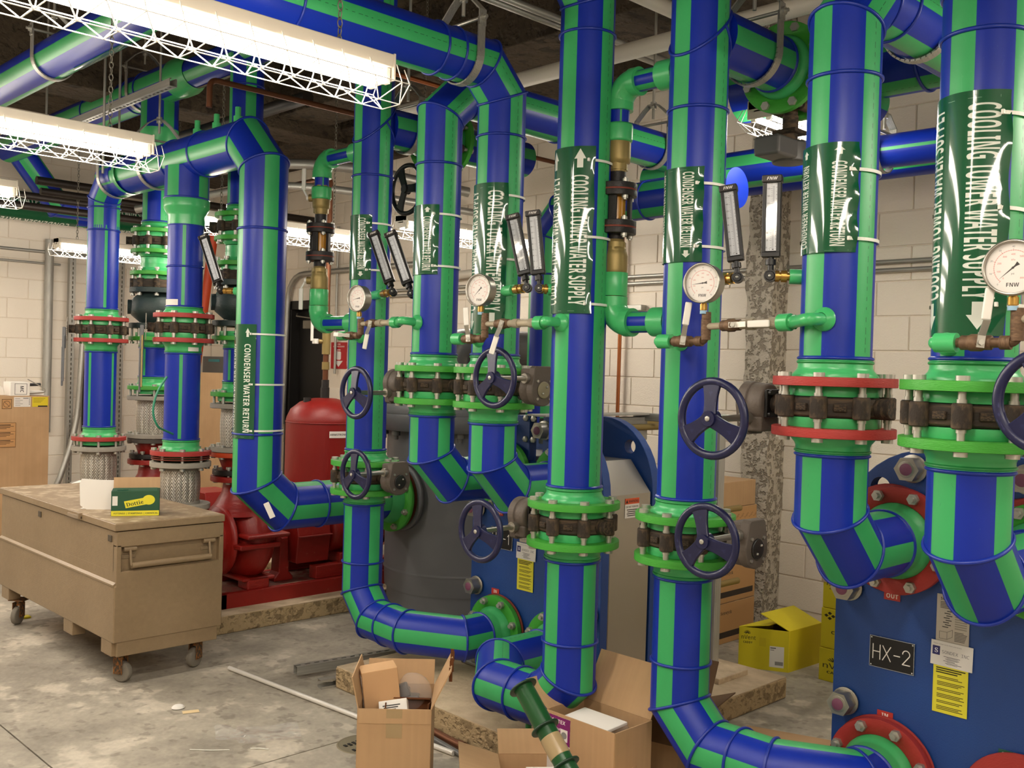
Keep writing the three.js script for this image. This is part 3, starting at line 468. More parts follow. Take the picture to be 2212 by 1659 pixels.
// F - condenser return out of HX-1
{
  let T = riser('', 'shorter riser beside it, bending right and back under the hanger ring', 'F', VU);
  stubFlange(T, at('F', VU), UP, 0.1, false); run(T, [at('F', VU + 0.137), at('F', 2.65), V(2.968, 2.775, -3.4), V(4.8, 2.775, -3.4)], 0.1, { ph: -59, rings: [[0, 0.83], [2, 0.62]] });
  T = riser('', 'left one of the two elbows side by side entering the top of HX-1', 'F', 1.0);
  stubFlange(T, at('F', VU), UP.clone().negate(), 0.1, false); run(T, [at('F', VU - 0.137), at('F', 1.165), V(2.963, 1.04, -3.4), V(X1 - 0.12, 1.04, -3.4)], 0.1, { ph: -55 }); portFlange(T, V(X1, 1.04, -3.4), false);
  gearValve('butterfly valve left of the pair, its handwheel in front of the neighbouring riser', at('F', VU), -1, R(2));
}
// G - condenser return to HX-1
{
  let T = riser('', 'riser with the small sight glass line at its left, tee branch above', 'G', VL);
  stubFlange(T, at('G', VL), UP, 0.1, false); run(T, [at('G', VL + 0.137), at('G', 3.8)], 0.1, { ph: -54, rings: [[0, 1.36]] });
  run(T, [V(3.055, 2.75, -4.085), V(3.285, 2.75, -4.085)], 0.1, { ph: 25 });
  part(T, 'weld_bead', mg([teeBead(at('G', 2.75), 0.1, 1), teeBead(at('G', 2.75), 0.1, -1)]), M.bead);
  stubFlange(T, V(3.42, 2.75, -4.085), V(-1, 0, 0), 0.1, false);
  T = riser('', 'lower pipe curving over the floor in mitres to the green IN flange of HX-1', 'G', 0.2);
  stubFlange(T, at('G', VL), UP.clone().negate(), 0.1, false);
  run(T, [at('G', VL - 0.137), at('G', 0.415), V(2.975, 0.29, -3.965), V(2.955, 0.29, -3.68), V(3.085, 0.29, -3.43), V(X1 - 0.12, 0.29, -3.43)], 0.1, { ph: -54, rings: [[0, 0.29], [2, 0.14]] });
  portFlange(T, V(X1, 0.29, -3.43), false);
  gearValve('lower butterfly valve of the riser by the red pumps, handwheel below another handwheel', at('G', VL), 1, R(5));
}
// bypass valves on the two high tees
for (const [z, y, xc, label, down] of [[-2.02, 2.72, 3.435, 'overhead valve between large green flanges at upper right, actuator hanging below', true], [-4.085, 2.75, 3.42, 'overhead valve half hidden behind a riser, black handwheel hanging below', false]]) {
  const c = V(xc, y, z), ax = V(1, 0, 0), T = thing('butterfly_valve', label, 'valve', [xc, y, z]);
  valveBody(T, c, ax, UP, 0.1, 22.5, V(0, -1, 0)); bolts(T, c, ax, UP, 0.1, 22.5);
  if (down) {
    part(T, 'actuator_neck', mg([rod(V(xc, y - 0.17, z), V(xc, y - 0.27, z), 0.03), boxMM([xc - 0.05, y - 0.24, z - 0.05], [xc + 0.05, y - 0.225, z + 0.05], 0.003)]), M.iron);
    part(T, 'actuator', mg([lathe([[0, 0], [0.062, 0], [0.066, 0.008], [0.066, 0.07], [0.06, 0.08], [0, 0.08]], V(xc, y - 0.35, z), UP, 28), boxMM([xc - 0.17, y - 0.345, z - 0.055], [xc - 0.02, y - 0.27, z + 0.055], 0.012)]), M.greyEl);
  } else {
    part(T, 'gear_box', mg([rod(V(xc, y - 0.15, z), V(xc, y - 0.26, z), 0.03), lathe([[0, 0], [0.06, 0], [0.062, 0.07], [0, 0.075]], V(xc, y - 0.32, z), UP, 28)]), M.gear);
    part(T, 'wheel_shaft', rod(V(xc - 0.22, y - 0.29, z), V(xc, y - 0.29, z), 0.011), M.steel);
    part(T, 'handwheel', wheelGeo(0.27, R(30)).translate(xc - 0.22, y - 0.29, z), M.black);
  }
  const S = thing('bypass_pipe', down ? 'short striped pipe behind the upper right overhead valve' : 'short striped pipe behind the half hidden overhead valve', 'pipe', [xc, y, z]);
  stubFlange(S, c, ax, 0.1, false); run(S, [V(xc + 0.137, y, z), V(xc + 0.62, y, z)], 0.1, { ph: 25 });
}
// H - large return pipe and its header over the pumps
{
  const r = 0.125, T = thing('return_header', 'thick return pipe on the left, elbowing down in front of the red pumps', 'pipe', [2.72, 0.77, -4.69]);
  run(T, [V(2.72, 2.725, -6.62), V(2.72, 2.725, -4.86), V(2.72, 2.57, -4.69), V(2.72, 0.915, -4.69), V(2.88, 0.77, -4.69), V(3.54, 0.77, -4.69)], r, { ph: 13, m: M.pipeP, rings: [[0, 0.95], [0, 1.3], [2, 0.33], [2, 1.4], [4, 0.22]] });
  run(T, [V(2.69, 2.66, -5.5), V(2.69, 2.47, -5.5)], r, { ph: 50, m: M.pipeP });
  part(T, 'reducer', lathe([[0.102, 0], [0.104, 0.004], [0.104, 0.055], [0.112, 0.07], [0.127, 0.098], [0.13, 0.11], [0.13, 0.145], [0.126, 0.15]], V(2.69, 2.325, -5.5), UP, 44), M.stub);
  part(T, 'weld_bead', mg([lathe([[0.124, -0.006], [0.131, 0], [0.124, 0.006]], V(2.69, 2.48, -5.5), UP, 44), lathe([[0.099, -0.006], [0.106, 0], [0.099, 0.006]], V(2.69, 2.325, -5.5), UP, 44)]), M.bead);
  run(T, [V(2.69, 2.325, -5.5), V(2.69, 1.855, -5.5)], 0.1, { ph: -5, m: M.pipeT, rings: [[0, 0.24]] });
  run(T, [V(2.69, 2.725, -6.4), V(2.69, 2.725, -6.56), V(2.69, 2.6, -6.69), V(2.69, 2.4, -6.69)], 0.1, { ph: 65, m: M.pipeP, rings: [[2, 0.06]] });
  part(T, 'reducer', lathe([[0.102, 0], [0.104, 0.03], [0.128, 0.09], [0.128, 0.13]], V(2.71, 2.725, -6.42), V(0, 0, 1), 44), M.stub);
  run(T, [V(2.69, 2.42, -6.69), V(2.69, 1.87, -6.69)], 0.1, { ph: 10, m: M.pipeT, rings: [[0, 0.03]] });
  part(T, 'stub_end', lathe([[0.1, 0], [0.165, 0], [0.165, 0.03], [0.155, 0.032], [0.15, 0.07], [0.13, 0.1], [0.127, 0.13]], V(3.66, 0.77, -4.69), V(-1, 0, 0), 48), M.stubMat);
  part(T, 'flange_ring', lathe([[0.15, 0.032], [0.202, 0.032], [0.202, 0.06], [0.15, 0.06]], V(3.66, 0.77, -4.69), V(-1, 0, 0), 48), M.flG);
  for (const q of ring8(V(-1, 0, 0), UP, 22.5)) { const p = V(3.6, 0.77, -4.69).addScaledVector(q, 0.178); part(T, 'bolt', mg([hexNut(p, V(-1, 0, 0), 0.019, 0.017), rod(p, p.clone().add(V(-0.03, 0, 0)), 0.01, 8)]), M.zinc); }
  for (const [x, y, z, h] of [[2.72, 2.845, -5.22, 0.2], [2.72, 2.845, -4.98, 0.16], [2.72, 2.845, -5.45, 0.1]]) part(T, 'tap', mg([rod(V(x, y - 0.02, z), V(x, y + 0.04, z), 0.024), rod(V(x, y + 0.04, z), V(x, y + 0.09, z), 0.016, 6)]), M.stub);
  part(T, 'paper_sticker', flatSheet(0.03, 0.085).rotateZ(0.45).rotateY(-0.75).translate(2.715, 0.78, -4.545), M.paper);
}
function flatSheet(w, h, t = 0.0008) { return new THREE.BoxGeometry(w, h, t); }
// ---------- pump lines ----------
const PZ = [-5.5, -6.69], SX = 2.69, DX = 3.06;
const pn = ['nearer', 'farther'];
const sideL = V(-0.911, 0, -0.412), DN = V(0, -1, 0);
function plainFlange(y, x, z, r, h, rin = 0.08, ch = 0.002) { return lathe([[rin, 0], [r - ch, 0], [r, ch], [r, h - ch], [r - ch, h], [rin, h], [rin, 0]], V(x, y, z), UP, 44); }
const braidGeo = (x, z, y0, y1, r) => { const n = []; for (let i = 0; i <= 10; i++) { const t = i / 10; n.push(new THREE.Vector2(r * (1 + 0.06 * Math.sin(t * Math.PI)), y0 + (y1 - y0) * t)); } const g = new THREE.LatheGeometry(n, 60).translate(x, 0, z); const uv = g.attributes.uv; for (let i = 0; i < uv.count; i++) uv.setXY(i, uv.getX(i) * 3, uv.getY(i) * (y1 - y0) / 0.24); return g; };
function studRow(T, x, z, ys, rb, n = 8, m = M.zinc) { for (let k = 0; k < n; k++) { const a = R(22.5 + k * 360 / n), px = x + rb * Math.cos(a), pz = z + rb * Math.sin(a); part(T, 'bolt', mg([rod(V(px, ys[0], pz), V(px, ys[1], pz), 0.009, 8), hexNut(V(px, ys[0] - 0.012, pz), UP, 0.016, 0.014), hexNut(V(px, ys[1] - 0.002, pz), UP, 0.016, 0.014)]), m); } }
PZ.forEach((z, i) => {
  const w = pn[i], far = i === 1, pipeName = far ? 'leftmost' : 'middle left';
  // suction: lever valve, spool, braided connector
  let T = thing('suction_pipe', 'striped spool between red flange rings on the ' + pipeName + ' riser', 'pipe', [SX, 1.0, z]);
  const vc = V(SX, 1.73, z);
  stubFlange(T, vc, UP, 0.1, true, 0.0285, far ? 0.14 : 0.125); stubFlange(T, vc, DN, 0.1, true, 0.0285, 0.148);
  run(T, [V(SX, 1.58, z), V(SX, 1.09, z)], 0.1, { ph: far ? -41 : -6, m: M.pipeT });
  stubFlange(T, V(SX, 0.935, z), UP, 0.1, true, 0.0285, 0.15);
  if (!far) part(T, 'paper_sticker', arcSheet(V(SX, 0, z), 0.1035, 15, 55, 1.595, 1.632, 0, 0), M.paper);
  if (!far) part(T, 'paper_sticker', arcSheet(V(SX, 0, z), 0.1035, -80, -20, 1.855, 1.893, 0, 0), M.paper);
  T = thing('lever_valve', 'butterfly valve with notched plate and hanging lever handle on the ' + pipeName + ' riser', 'valve', [SX, 1.73, z]);
  valveBody(T, vc, UP, sideL, 0.1, 22.5, sideL); bolts(T, vc, UP, sideL, 0.1, 22.5);
  const q = vc.clone().addScaledVector(sideL, 0.205), q4 = new THREE.Matrix4().makeBasis(UP.clone().cross(sideL), UP, sideL).setPosition(q);
  const teeth = []; for (let k = 0; k <= 36; k++) { const t = R(-90 + k * 5), rr = 0.075 + (k % 2 ? 0 : 0.005); teeth.push([rr * Math.cos(t), rr * Math.sin(t)]); } 
  part(T, 'notch_plate', extr(teeth, 0.005).applyMatrix4(q4), M.greyFl);
  part(T, 'lever', mg([box(0.034, 0.14, 0.022, 0, -0.06, 0.022, 0.004), box(0.022, 0.26, 0.012, 0, -0.25, 0.03, 0.004)]).applyMatrix4(q4), M.grey);
  part(T, 'squeeze_handle', box(0.014, 0.3, 0.01, 0.03, -0.2, 0.02, 0.003).rotateZ(0.07).applyMatrix4(q4), far ? M.grey : M.bronze);
  T = thing('flexible_connector', 'braided steel connector with grey flanges at the foot of the ' + pipeName + ' riser', 'connector', [SX, 0.68, z]);
  part(T, 'flange', plainFlange(0.925, SX, z, 0.172, 0.03), M.greyFl); part(T, 'flange', plainFlange(0.68, SX, z, 0.172, 0.03), M.greyFl);
  if (!far) part(T, 'gasket_ring', mg([plainFlange(0.968, SX, z, 0.165, 0.006), plainFlange(0.98, SX, z, 0.165, 0.005)]), M.gasket);
  part(T, 'collar', mg([rod(V(SX, 0.905, z), V(SX, 0.93, z), 0.113, 36), rod(V(SX, 0.7, z), V(SX, 0.725, z), 0.113, 36)]), M.greyFl);
  part(T, 'braided_hose', braidGeo(SX, z, 0.72, 0.91, 0.108), M.braid); studRow(T, SX, z, [0.92, 1.022], 0.149);
  // discharge: valve, check valve, spool, connector
  T = thing('discharge_pipe', 'striped riser over the ' + w + ' pump, green flanges above a dark check valve', 'pipe', [DX, 1.3, z]);
  const dv = V(DX, 2.355, z);
  stubFlange(T, dv, UP, 0.1, false); stubFlange(T, dv, DN, 0.1, false, 0.0285, 0.1, true);
  if (far) { run(T, [V(DX, 2.49, z), V(DX, 3.0, z)], 0.1, { ph: -60 }); part(T, 'reducer', lathe([[0.102, 0], [0.104, 0.03], [0.124, 0.07], [0.128, 0.13]], V(DX, 3.0, z), UP, 44), M.stub); run(T, [V(DX, 3.13, z), V(DX, 3.36, z)], 0.125, { ph: 30, m: M.pipeP }); }
  else run(T, [V(DX, 2.49, z), V(DX, CEIL, z)], 0.1, { ph: 15, rings: [[0, 0.72]] });
  part(T, 'green_spool', lathe([[0.103, 0], [0.103, 0.06], [0.107, 0.063], [0.103, 0.066], [0.103, 0.13], [0.12, 0.14]], V(DX, 2.14, z), UP, 44), M.stub);
  stubFlange(T, V(DX, 2.062, z), UP, 0.1, false, 0.0285, 0.11, true);
  stubFlange(T, V(DX, 1.755, z), DN, 0.1, false, 0.0285, 0.135); run(T, [V(DX, 1.615, z), V(DX, 1.43, z)], 0.1, { ph: -40, m: M.pipeT }); stubFlange(T, V(DX, 1.275, z), UP, 0.1, false, 0.0285, 0.15);
  studRow(T, DX, z, [1.27, 1.36], 0.149); studRow(T, DX, z, [1.66, 1.78], 0.149);
  T = thing('butterfly_valve', 'dark iron valve between green flanges high over the ' + w + ' pump', 'valve', [DX, 2.355, z]);
  valveBody(T, dv, UP, sideL, 0.1, 22.5, sideL); bolts(T, dv, UP, sideL, 0.1, 22.5);
  T = thing('check_valve', 'bulging dark green check valve over the ' + w + ' pump', 'valve', [DX, 1.74, z]);
  part(T, 'wafer', mg([plainFlange(2.035, DX, z, 0.15, 0.055, 0.02, 0.004), ...ring8(UP, V(1, 0, 0), 22.5).map((b) => rod(V(DX, 2.03, z).addScaledVector(b, 0.148), V(DX, 2.095, z).addScaledVector(b, 0.148), 0.022, 12))]), M.iron);
  part(T, 'flange', plainFlange(2.0, DX, z, 0.172, 0.034), M.check); part(T, 'flange', plainFlange(1.755, DX, z, 0.172, 0.034), M.check);
  part(T, 'body', lathe([[0.09, 1.78], [0.105, 1.8], [0.158, 1.845], [0.168, 1.88], [0.165, 1.92], [0.15, 1.96], [0.115, 1.99], [0.09, 2.01]], V(DX, 0, z), UP, 40), M.check);
  part(T, 'side_boss', mg([orient(new THREE.CylinderGeometry(0.05, 0.05, 0.03, 20).translate(0, 0.015, 0), V(DX, 1.9, z).addScaledVector(sideL, 0.15), sideL)]), M.check);
  studRow(T, DX, z, [1.99, 2.16], 0.149);
  T = thing('flexible_connector', 'braided steel connector under the ' + w + ' pump\'s check valve', 'connector', [DX, 0.98, z]);
  part(T, 'flange', plainFlange(1.262, DX, z, 0.172, 0.028), M.greyFl); part(T, 'flange', plainFlange(1.0, DX, z, 0.172, 0.028), M.greyFl); part(T, 'dark_flange', plainFlange(0.968, DX, z, 0.165, 0.03), i ? M.greyFlD : M.orange);
  part(T, 'braided_hose', braidGeo(DX, z, 1.03, 1.262, 0.105), M.braid); studRow(T, DX, z, [0.97, 1.03], 0.149);
  // the pump on its base
  T = thing('pump', 'red ' + w + ' base-mounted pump with motor, ' + (far ? 'mostly hidden behind the other pump' : 'beside the tan job box'), 'pump', [DX, 0.1, z]);
  part(T, 'discharge_cone', lathe([[0.09, 0], [0.1, 0.03], [0.115, 0.07], [0.115, 0.085]], V(DX, 0.885, z), UP, 36), M.red);
  part(T, 'black_flange', plainFlange(0.86, DX, z, 0.15, 0.03), M.blackIron); part(T, 'red_flange', plainFlange(0.82, DX, z, 0.16, 0.032), M.red); studRow(T, DX, z, [0.82, 0.9], 0.13, 6);
  part(T, 'nozzle', lathe([[0.2, 0], [0.15, 0.06], [0.11, 0.13], [0.1, 0.2]], V(DX + 0.02, 0.62, z), UP, 32), M.red);
  const vol = mg([lathe([[0.06, -0.13], [0.14, -0.125], [0.2, -0.1], [0.25, -0.05], [0.265, 0], [0.25, 0.05], [0.2, 0.1], [0.14, 0.125], [0.06, 0.14]], V(DX + 0.05, 0.47, z), V(1, 0, 0), 44).translate(0, 0, 0), lathe([[0.0, 0], [0.21, 0], [0.215, 0.012], [0.2, 0.04], [0.1, 0.05]], V(DX - 0.1, 0.47, z), V(-1, 0, 0), 40)]);
  part(T, 'volute', vol, M.red);
  part(T, 'split_rim', mg([boxMM([DX - 0.09, 0.5, z - 0.3], [DX + 0.2, 0.525, z + 0.3], 0.012), boxMM([DX - 0.13, 0.44, z - 0.29], [DX + 0.14, 0.47, z + 0.29], 0.01)]), M.red);
  part(T, 'volute_foot', mg([boxMM([DX - 0.04, 0.185, z + 0.1], [DX + 0.11, 0.26, z + 0.22], 0.012), boxMM([DX - 0.04, 0.185, z - 0.22], [DX + 0.11, 0.26, z - 0.1], 0.012), boxMM([DX - 0.07, 0.235, z - 0.22], [DX + 0.15, 0.26, z + 0.22], 0.012)]), M.red);
  part(T, 'suction_diffuser', mg([rod(V(SX, 0.66, z), V(SX, 0.5, z), 0.1, 32), lathe([[0, -0.1], [0.09, -0.09], [0.12, -0.03], [0.12, 0.16], [0.15, 0.18], [0.15, 0.25]], V(SX - 0.02, 0.47, z), V(1, 0, 0), 36), plainFlange(0.645, SX, z, 0.165, 0.03), rod(V(SX, 0.19, z), V(SX, 0.4, z), 0.03)]), M.red);
  part(T, 'bearing_frame', mg([rod(V(DX + 0.15, 0.47, z), V(DX + 0.34, 0.47, z), 0.075, 28, 0.06), boxMM([DX + 0.22, 0.4, z - 0.1], [DX + 0.26, 0.54, z + 0.1], 0.01)]), M.red);
  part(T, 'bracket_leg', extr([[-0.06, 0], [0.06, 0], [0.06, 0.015], [0.03, 0.05], [0.02, 0.26], [-0.02, 0.26], [-0.03, 0.05], [-0.06, 0.015]], 0.1, 0.006).translate(DX + 0.28, 0.19, z + 0.0), M.red);
  part(T, 'coupling_guard', extr([[-0.15, 0.0], [0.15, 0.0], [0.17, 0.17], [0.14, 0.3], [-0.14, 0.3], [-0.17, 0.17]], 0.24, 0.006).rotateY(Math.PI / 2).translate(DX + 0.33, 0.3, z), M.red);
  part(T, 'guard_lip', boxMM([DX + 0.33, 0.46, z + 0.165], [DX + 0.57, 0.468, z + 0.2], 0.002), M.red);
  part(T, 'motor', mg([lathe([[0, 0], [0.14, 0], [0.165, 0.02], [0.17, 0.06], [0.17, 0.4], [0.165, 0.42], [0.15, 0.46], [0, 0.48]], V(DX + 0.6, 0.48, z), V(1, 0, 0), 40), ...Array.from({ length: 30 }, (_, k) => { const a = k * 12; return box(0.3, 0.016, 0.008, DX + 0.85, 0, 0.176, 0).translate(0, 0, 0).rotateX(0).applyMatrix4(new THREE.Matrix4().makeTranslation(0, 0.48, z).multiply(new THREE.Matrix4().makeRotationX(R(a)))); }), boxMM([DX + 0.65, 0.26, z - 0.17], [DX + 0.98, 0.33, z + 0.17], 0.01)]), M.red);
  part(T, 'fan_cover', lathe([[0, 0.1], [0.12, 0.1], [0.165, 0.07], [0.178, 0.0]], V(DX + 1.03, 0.48, z), V(1, 0, 0), 36), M.orange);
  part(T, 'motor_riser', mg([boxMM([DX + 0.45, 0.19, z + 0.12], [DX + 1.05, 0.27, z + 0.2], 0.004), boxMM([DX + 0.45, 0.19, z - 0.2], [DX + 1.05, 0.27, z - 0.12], 0.004)]), M.red);
  part(T, 'base_rail', mg([tri(boxMM([DX - 0.22, 0.1, z + 0.2], [DX + 1.2, 0.19, z + 0.24], 0.004)), tri(boxMM([DX - 0.22, 0.1, z - 0.24], [DX + 1.2, 0.19, z - 0.2], 0.004)), tri(boxMM([DX - 0.22, 0.1, z - 0.24], [DX - 0.18, 0.19, z + 0.24], 0.004))]), M.red);
  part(T, 'base_deck', tri(boxMM([DX - 0.21, 0.17, z - 0.235], [DX + 1.19, 0.186, z + 0.235], 0.002)), M.redDeck);
  if (!far) part(T, 'data_plate', new THREE.BoxGeometry(0.1, 0.085, 0.003).rotateX(-0.7).rotateY(-0.45).translate(DX + 0.05, 0.71, z + 0.165), print(canvasTex(128, 112, (g, W, H) => { g.fillStyle = '#26231f'; g.fillRect(0, 0, W, H); g.fillStyle = '#c9c4b8'; for (let k = 0; k < 7; k++) { g.fillRect(8 + (k % 3) * 40, 8 + k * 14, 24 + (k * 13) % 40, 7); } g.fillRect(60, 20, 22, 60); })));
  const pd = struct('pump_pad_' + (i + 1)); part(pd, 'pad_top', tri(boxMM([2.42, 0.0, z - 0.38], [4.5, 0.1, z + 0.38], 0.006), 1), M.padEdge); part(pd, 'pad_cap', tri(boxMM([2.424, 0.099, z - 0.376], [4.496, 0.103, z + 0.376], 0.001), 2), M.pad);
});
// ---------- tanks ----------
{
  const c = V(4.41, 0, -6.6); let T = thing('expansion_tank', 'tall red expansion tank with a white maker\'s plate, behind the pumps', 'tank', [c.x, 0, c.z]);
  part(T, 'shell', lathe([[0, 0.08], [0.2, 0.1], [0.29, 0.17], [0.295, 0.22], [0.295, 1.1], [0.288, 1.13], [0.26, 1.19], [0.19, 1.245], [0.09, 1.275], [0, 1.28]], c, UP, 56), M.redTank);
  part(T, 'seam', lathe([[0.293, 1.085], [0.299, 1.088], [0.299, 1.094], [0.293, 1.097]], c, UP, 56), M.redTank);
  part(T, 'stand', lathe([[0.24, 0], [0.25, 0], [0.25, 0.15], [0.24, 0.15], [0.24, 0]], c, UP, 40), M.redTank);
  part(T, 'maker_plate', arcSheet(c, 0.297, 8, 42, 0.985, 1.035, 0, 0), print(canvasTex(256, 80, (g, w, h) => { g.fillStyle = '#e8e4dc'; g.fillRect(0, 0, w, h); g.fillStyle = '#1a1614'; g.font = 'bold 34px sans-serif'; g.fillText('ARMSTRONG', 8, 52, 200); g.fillRect(218, 16, 28, 48); })));
  part(T, 'stencil', arcSheet(c, 0.296, 0, 26, 0.52, 0.6, 0, 0), print(canvasTex(160, 110, (g, w, h) => { g.fillStyle = '#861611'; g.fillRect(0, 0, w, h); g.fillStyle = '#cfb0a6'; g.font = 'bold 44px monospace'; g.fillText('AX-', 20, 44); g.fillText('37', 20, 96); })));
  part(T, 'top_fitting', mg([rod(V(c.x, 1.27, c.z), V(c.x, 1.36, c.z), 0.035), rod(V(c.x, 1.34, c.z), V(c.x, 1.42, c.z), 0.03, 6), rod(V(c.x - 0.16, 1.235, c.z), V(c.x - 0.16, 1.28, c.z), 0.03)]), M.blackIron);
  T = thing('copper_riser', 'brown copper pipe with a small white-handled valve rising from the red tank', 'pipe', [c.x, 1.4, c.z]);
  part(T, 'pipe', bent([V(c.x, 1.4, c.z), V(c.x, 3.0, c.z), V(c.x, 3.0, c.z - 1.5)], 0.022, 0.05), M.copperOld);
  part(T, 'valve_body', mg([rod(V(c.x, 1.62, c.z), V(c.x, 1.8, c.z), 0.033, 8), rod(V(c.x, 1.5, c.z), V(c.x, 1.56, c.z), 0.03, 8), rod(V(c.x, 1.72, c.z), V(c.x - 0.05, 1.72, c.z - 0.03), 0.018)]), M.bronze);
  part(T, 'lever', mg([boxMM([c.x - 0.085, 1.7, c.z - 0.07], [c.x - 0.05, 1.74, c.z - 0.03], 0.003), boxMM([c.x - 0.1, 1.72, c.z - 0.075], [c.x - 0.08, 1.89, c.z - 0.055], 0.006)]), M.white);
  const g = V(4.14, 0, -4.69); T = thing('grey_tank', 'large dark grey vessel with a bolted flange ring between the pumps and HX-1', 'tank', [g.x, 0, g.z]);
  part(T, 'shell', lathe([[0.4, 0.0], [0.43, 0.0], [0.43, 0.19], [0.445, 0.2], [0.45, 0.3], [0.455, 0.31], [0.455, 0.32], [0.45, 0.33], [0.45, 1.14], [0.45, 1.17]], g, UP, 64), M.grey);
  part(T, 'flange_ring', lathe([[0.45, 1.165], [0.54, 1.165], [0.54, 1.255], [0.535, 1.26], [0.535, 1.265], [0.54, 1.27], [0.54, 1.36], [0.45, 1.375], [0.4, 1.42], [0.2, 1.5], [0, 1.52]], g, UP, 64), M.grey);
  for (let k = 0; k < 22; k++) { const a = R(k * 360 / 22), p = V(g.x + 0.5 * Math.cos(a), 0, g.z + 0.5 * Math.sin(a)); part(T, 'bolt', mg([rod(p.clone().setY(1.11), p.clone().setY(1.41), 0.014, 8), hexNut(p.clone().setY(1.135), UP, 0.026, 0.03), hexNut(p.clone().setY(1.36), UP, 0.026, 0.03)]), M.greyEl); }
  part(T, 'side_nozzle', mg([rod(V(3.69, 0.77, -4.69), V(3.8, 0.77, -4.69), 0.135, 36), lathe([[0.1, 0], [0.203, 0], [0.203, 0.035], [0.13, 0.035]], V(3.665, 0.77, -4.69), V(1, 0, 0), 48)]), M.grey);
  part(T, 'top_elbow', bent([V(3.98, 1.45, -4.62), V(3.98, 1.68, -4.62), V(4.6, 1.68, -4.5)], 0.11, 0.16, 24), M.greyEl);
  part(T, 'gasket', lathe([[0.1, 0], [0.185, 0], [0.185, 0.006], [0.1, 0.006]], V(3.66, 0.77, -4.69), V(1, 0, 0), 40), M.gasket);
}
// ---------- plate heat exchangers ----------
const hxPlate = canvasTex(300, 200, (g, w, h) => { g.fillStyle = '#111013'; g.fillRect(0, 0, w, h); g.strokeStyle = '#b9bcc2'; g.lineWidth = 3; g.strokeRect(1, 1, w - 2, h - 2); });
const tagPlate = (text) => canvasTex(360, 240, (g, w, h) => { g.fillStyle = '#111013'; g.fillRect(0, 0, w, h); g.strokeStyle = '#c4c6c8'; g.lineWidth = 4; g.strokeRect(1, 1, w - 2, h - 2); g.strokeStyle = '#ece8e2'; g.lineWidth = 8; g.lineCap = 'round'; g.lineJoin = 'round';
  const L = (p) => { g.beginPath(); p.forEach(([x, y], i) => i ? g.lineTo(x, y) : g.moveTo(x, y)); g.stroke(); };
  L([[28, 65], [28, 175]]); L([[86, 65], [86, 175]]); L([[28, 118], [86, 118]]); L([[108, 65], [172, 175]]); L([[172, 65], [108, 175]]); L([[200, 122], [246, 122]]);
  if (text === '2') { g.beginPath(); g.arc(297, 94, 28, Math.PI, 2 * Math.PI + 0.55); g.stroke(); L([[321, 108], [269, 175]]); L([[269, 175], [327, 175]]); } else { L([[280, 88], [300, 65]]); L([[300, 65], [300, 175]]); }
  g.fillStyle = '#d6d6d6'; for (const [x, y] of [[14, 14], [346, 14], [14, 226], [346, 226]]) { g.beginPath(); g.arc(x, y, 6, 0, 7); g.fill(); } });
const inOut = (text, col) => canvasTex(160, 84, (g, w, h) => { g.fillStyle = col; g.fillRect(0, 0, w, h); g.fillStyle = '#e9e2da'; g.font = 'bold 60px sans-serif'; g.textAlign = 'center'; g.fillText(text, w / 2, 64); });
const cardTex = canvasTex(384, 232, (g, w, h) => { g.fillStyle = '#dcdad6'; g.fillRect(0, 0, w, h); g.fillStyle = '#2a2a68'; g.fillRect(14, 52, 70, 84); g.fillStyle = '#e8e8f0'; g.font = 'bold 62px serif'; g.fillText('S', 32, 116); g.fillStyle = '#6a6a70'; g.font = '42px monospace'; g.fillText('SONDEX INC', 100, 112, 270); g.font = '15px sans-serif'; g.fillStyle = '#77777c'; g.fillText('Please contact us for Parts and Service', 20, 34, 340); g.textAlign = 'center'; ['9500 Bluegrass Parkway', 'Louisville, Ky 40299', 'Ph. 502 555 0100', 'service and parts'].forEach((t, i) => { g.fillRect(120 + (i % 2) * 16, 136 + i * 20, 150 - (i % 3) * 22, 6); g.fillRect(150, 146 + i * 20, 100, 4); }); });
const warnTex = canvasTex(200, 320, (g, w, h) => { g.fillStyle = '#d9d236'; g.fillRect(0, 0, w, h); g.fillStyle = '#2a2812'; g.textAlign = 'center'; g.font = 'bold 20px sans-serif'; g.fillText('WARNING', w / 2, 34); for (let i = 0; i < 3; i++) g.fillRect(16, 48 + i * 13, 168 - i * 22, 7); let y = 100; for (let p = 0; p < 6; p++) { for (let k = 0; k < 2 + p % 2; k++) { g.fillRect(24, y, 120 + (p * 37 + k * 23) % 40, 4); y += 9; } y += 14; } });
const dataTex = canvasTex(220, 340, (g, w, h) => { g.fillStyle = '#b7b0a4'; g.fillRect(0, 0, w, h); g.fillStyle = '#2c2a28'; g.font = 'bold 26px sans-serif'; g.fillText('SONDEX', 24, 40); for (let i = 0; i < 5; i++) g.fillRect(24, 52 + i * 10, 60 + (i * 31) % 50, 4); for (let i = 0; i < 8; i++) { g.fillRect(70 - (i * 17) % 30, 112 + i * 16, 40, 6); g.fillStyle = '#8d877c'; g.fillRect(124, 110 + i * 16, 80, 8); g.fillStyle = '#2c2a28'; } g.lineWidth = 2; g.strokeStyle = '#3a3835'; g.strokeRect(24, 262, 50, 50); g.beginPath(); g.moveTo(74, 262); g.lineTo(110, 240); g.lineTo(110, 290); g.lineTo(74, 312); g.stroke(); for (let i = 0; i < 7; i++) g.fillRect(124, 250 + i * 10, 60 + (i * 23) % 26, 4); });
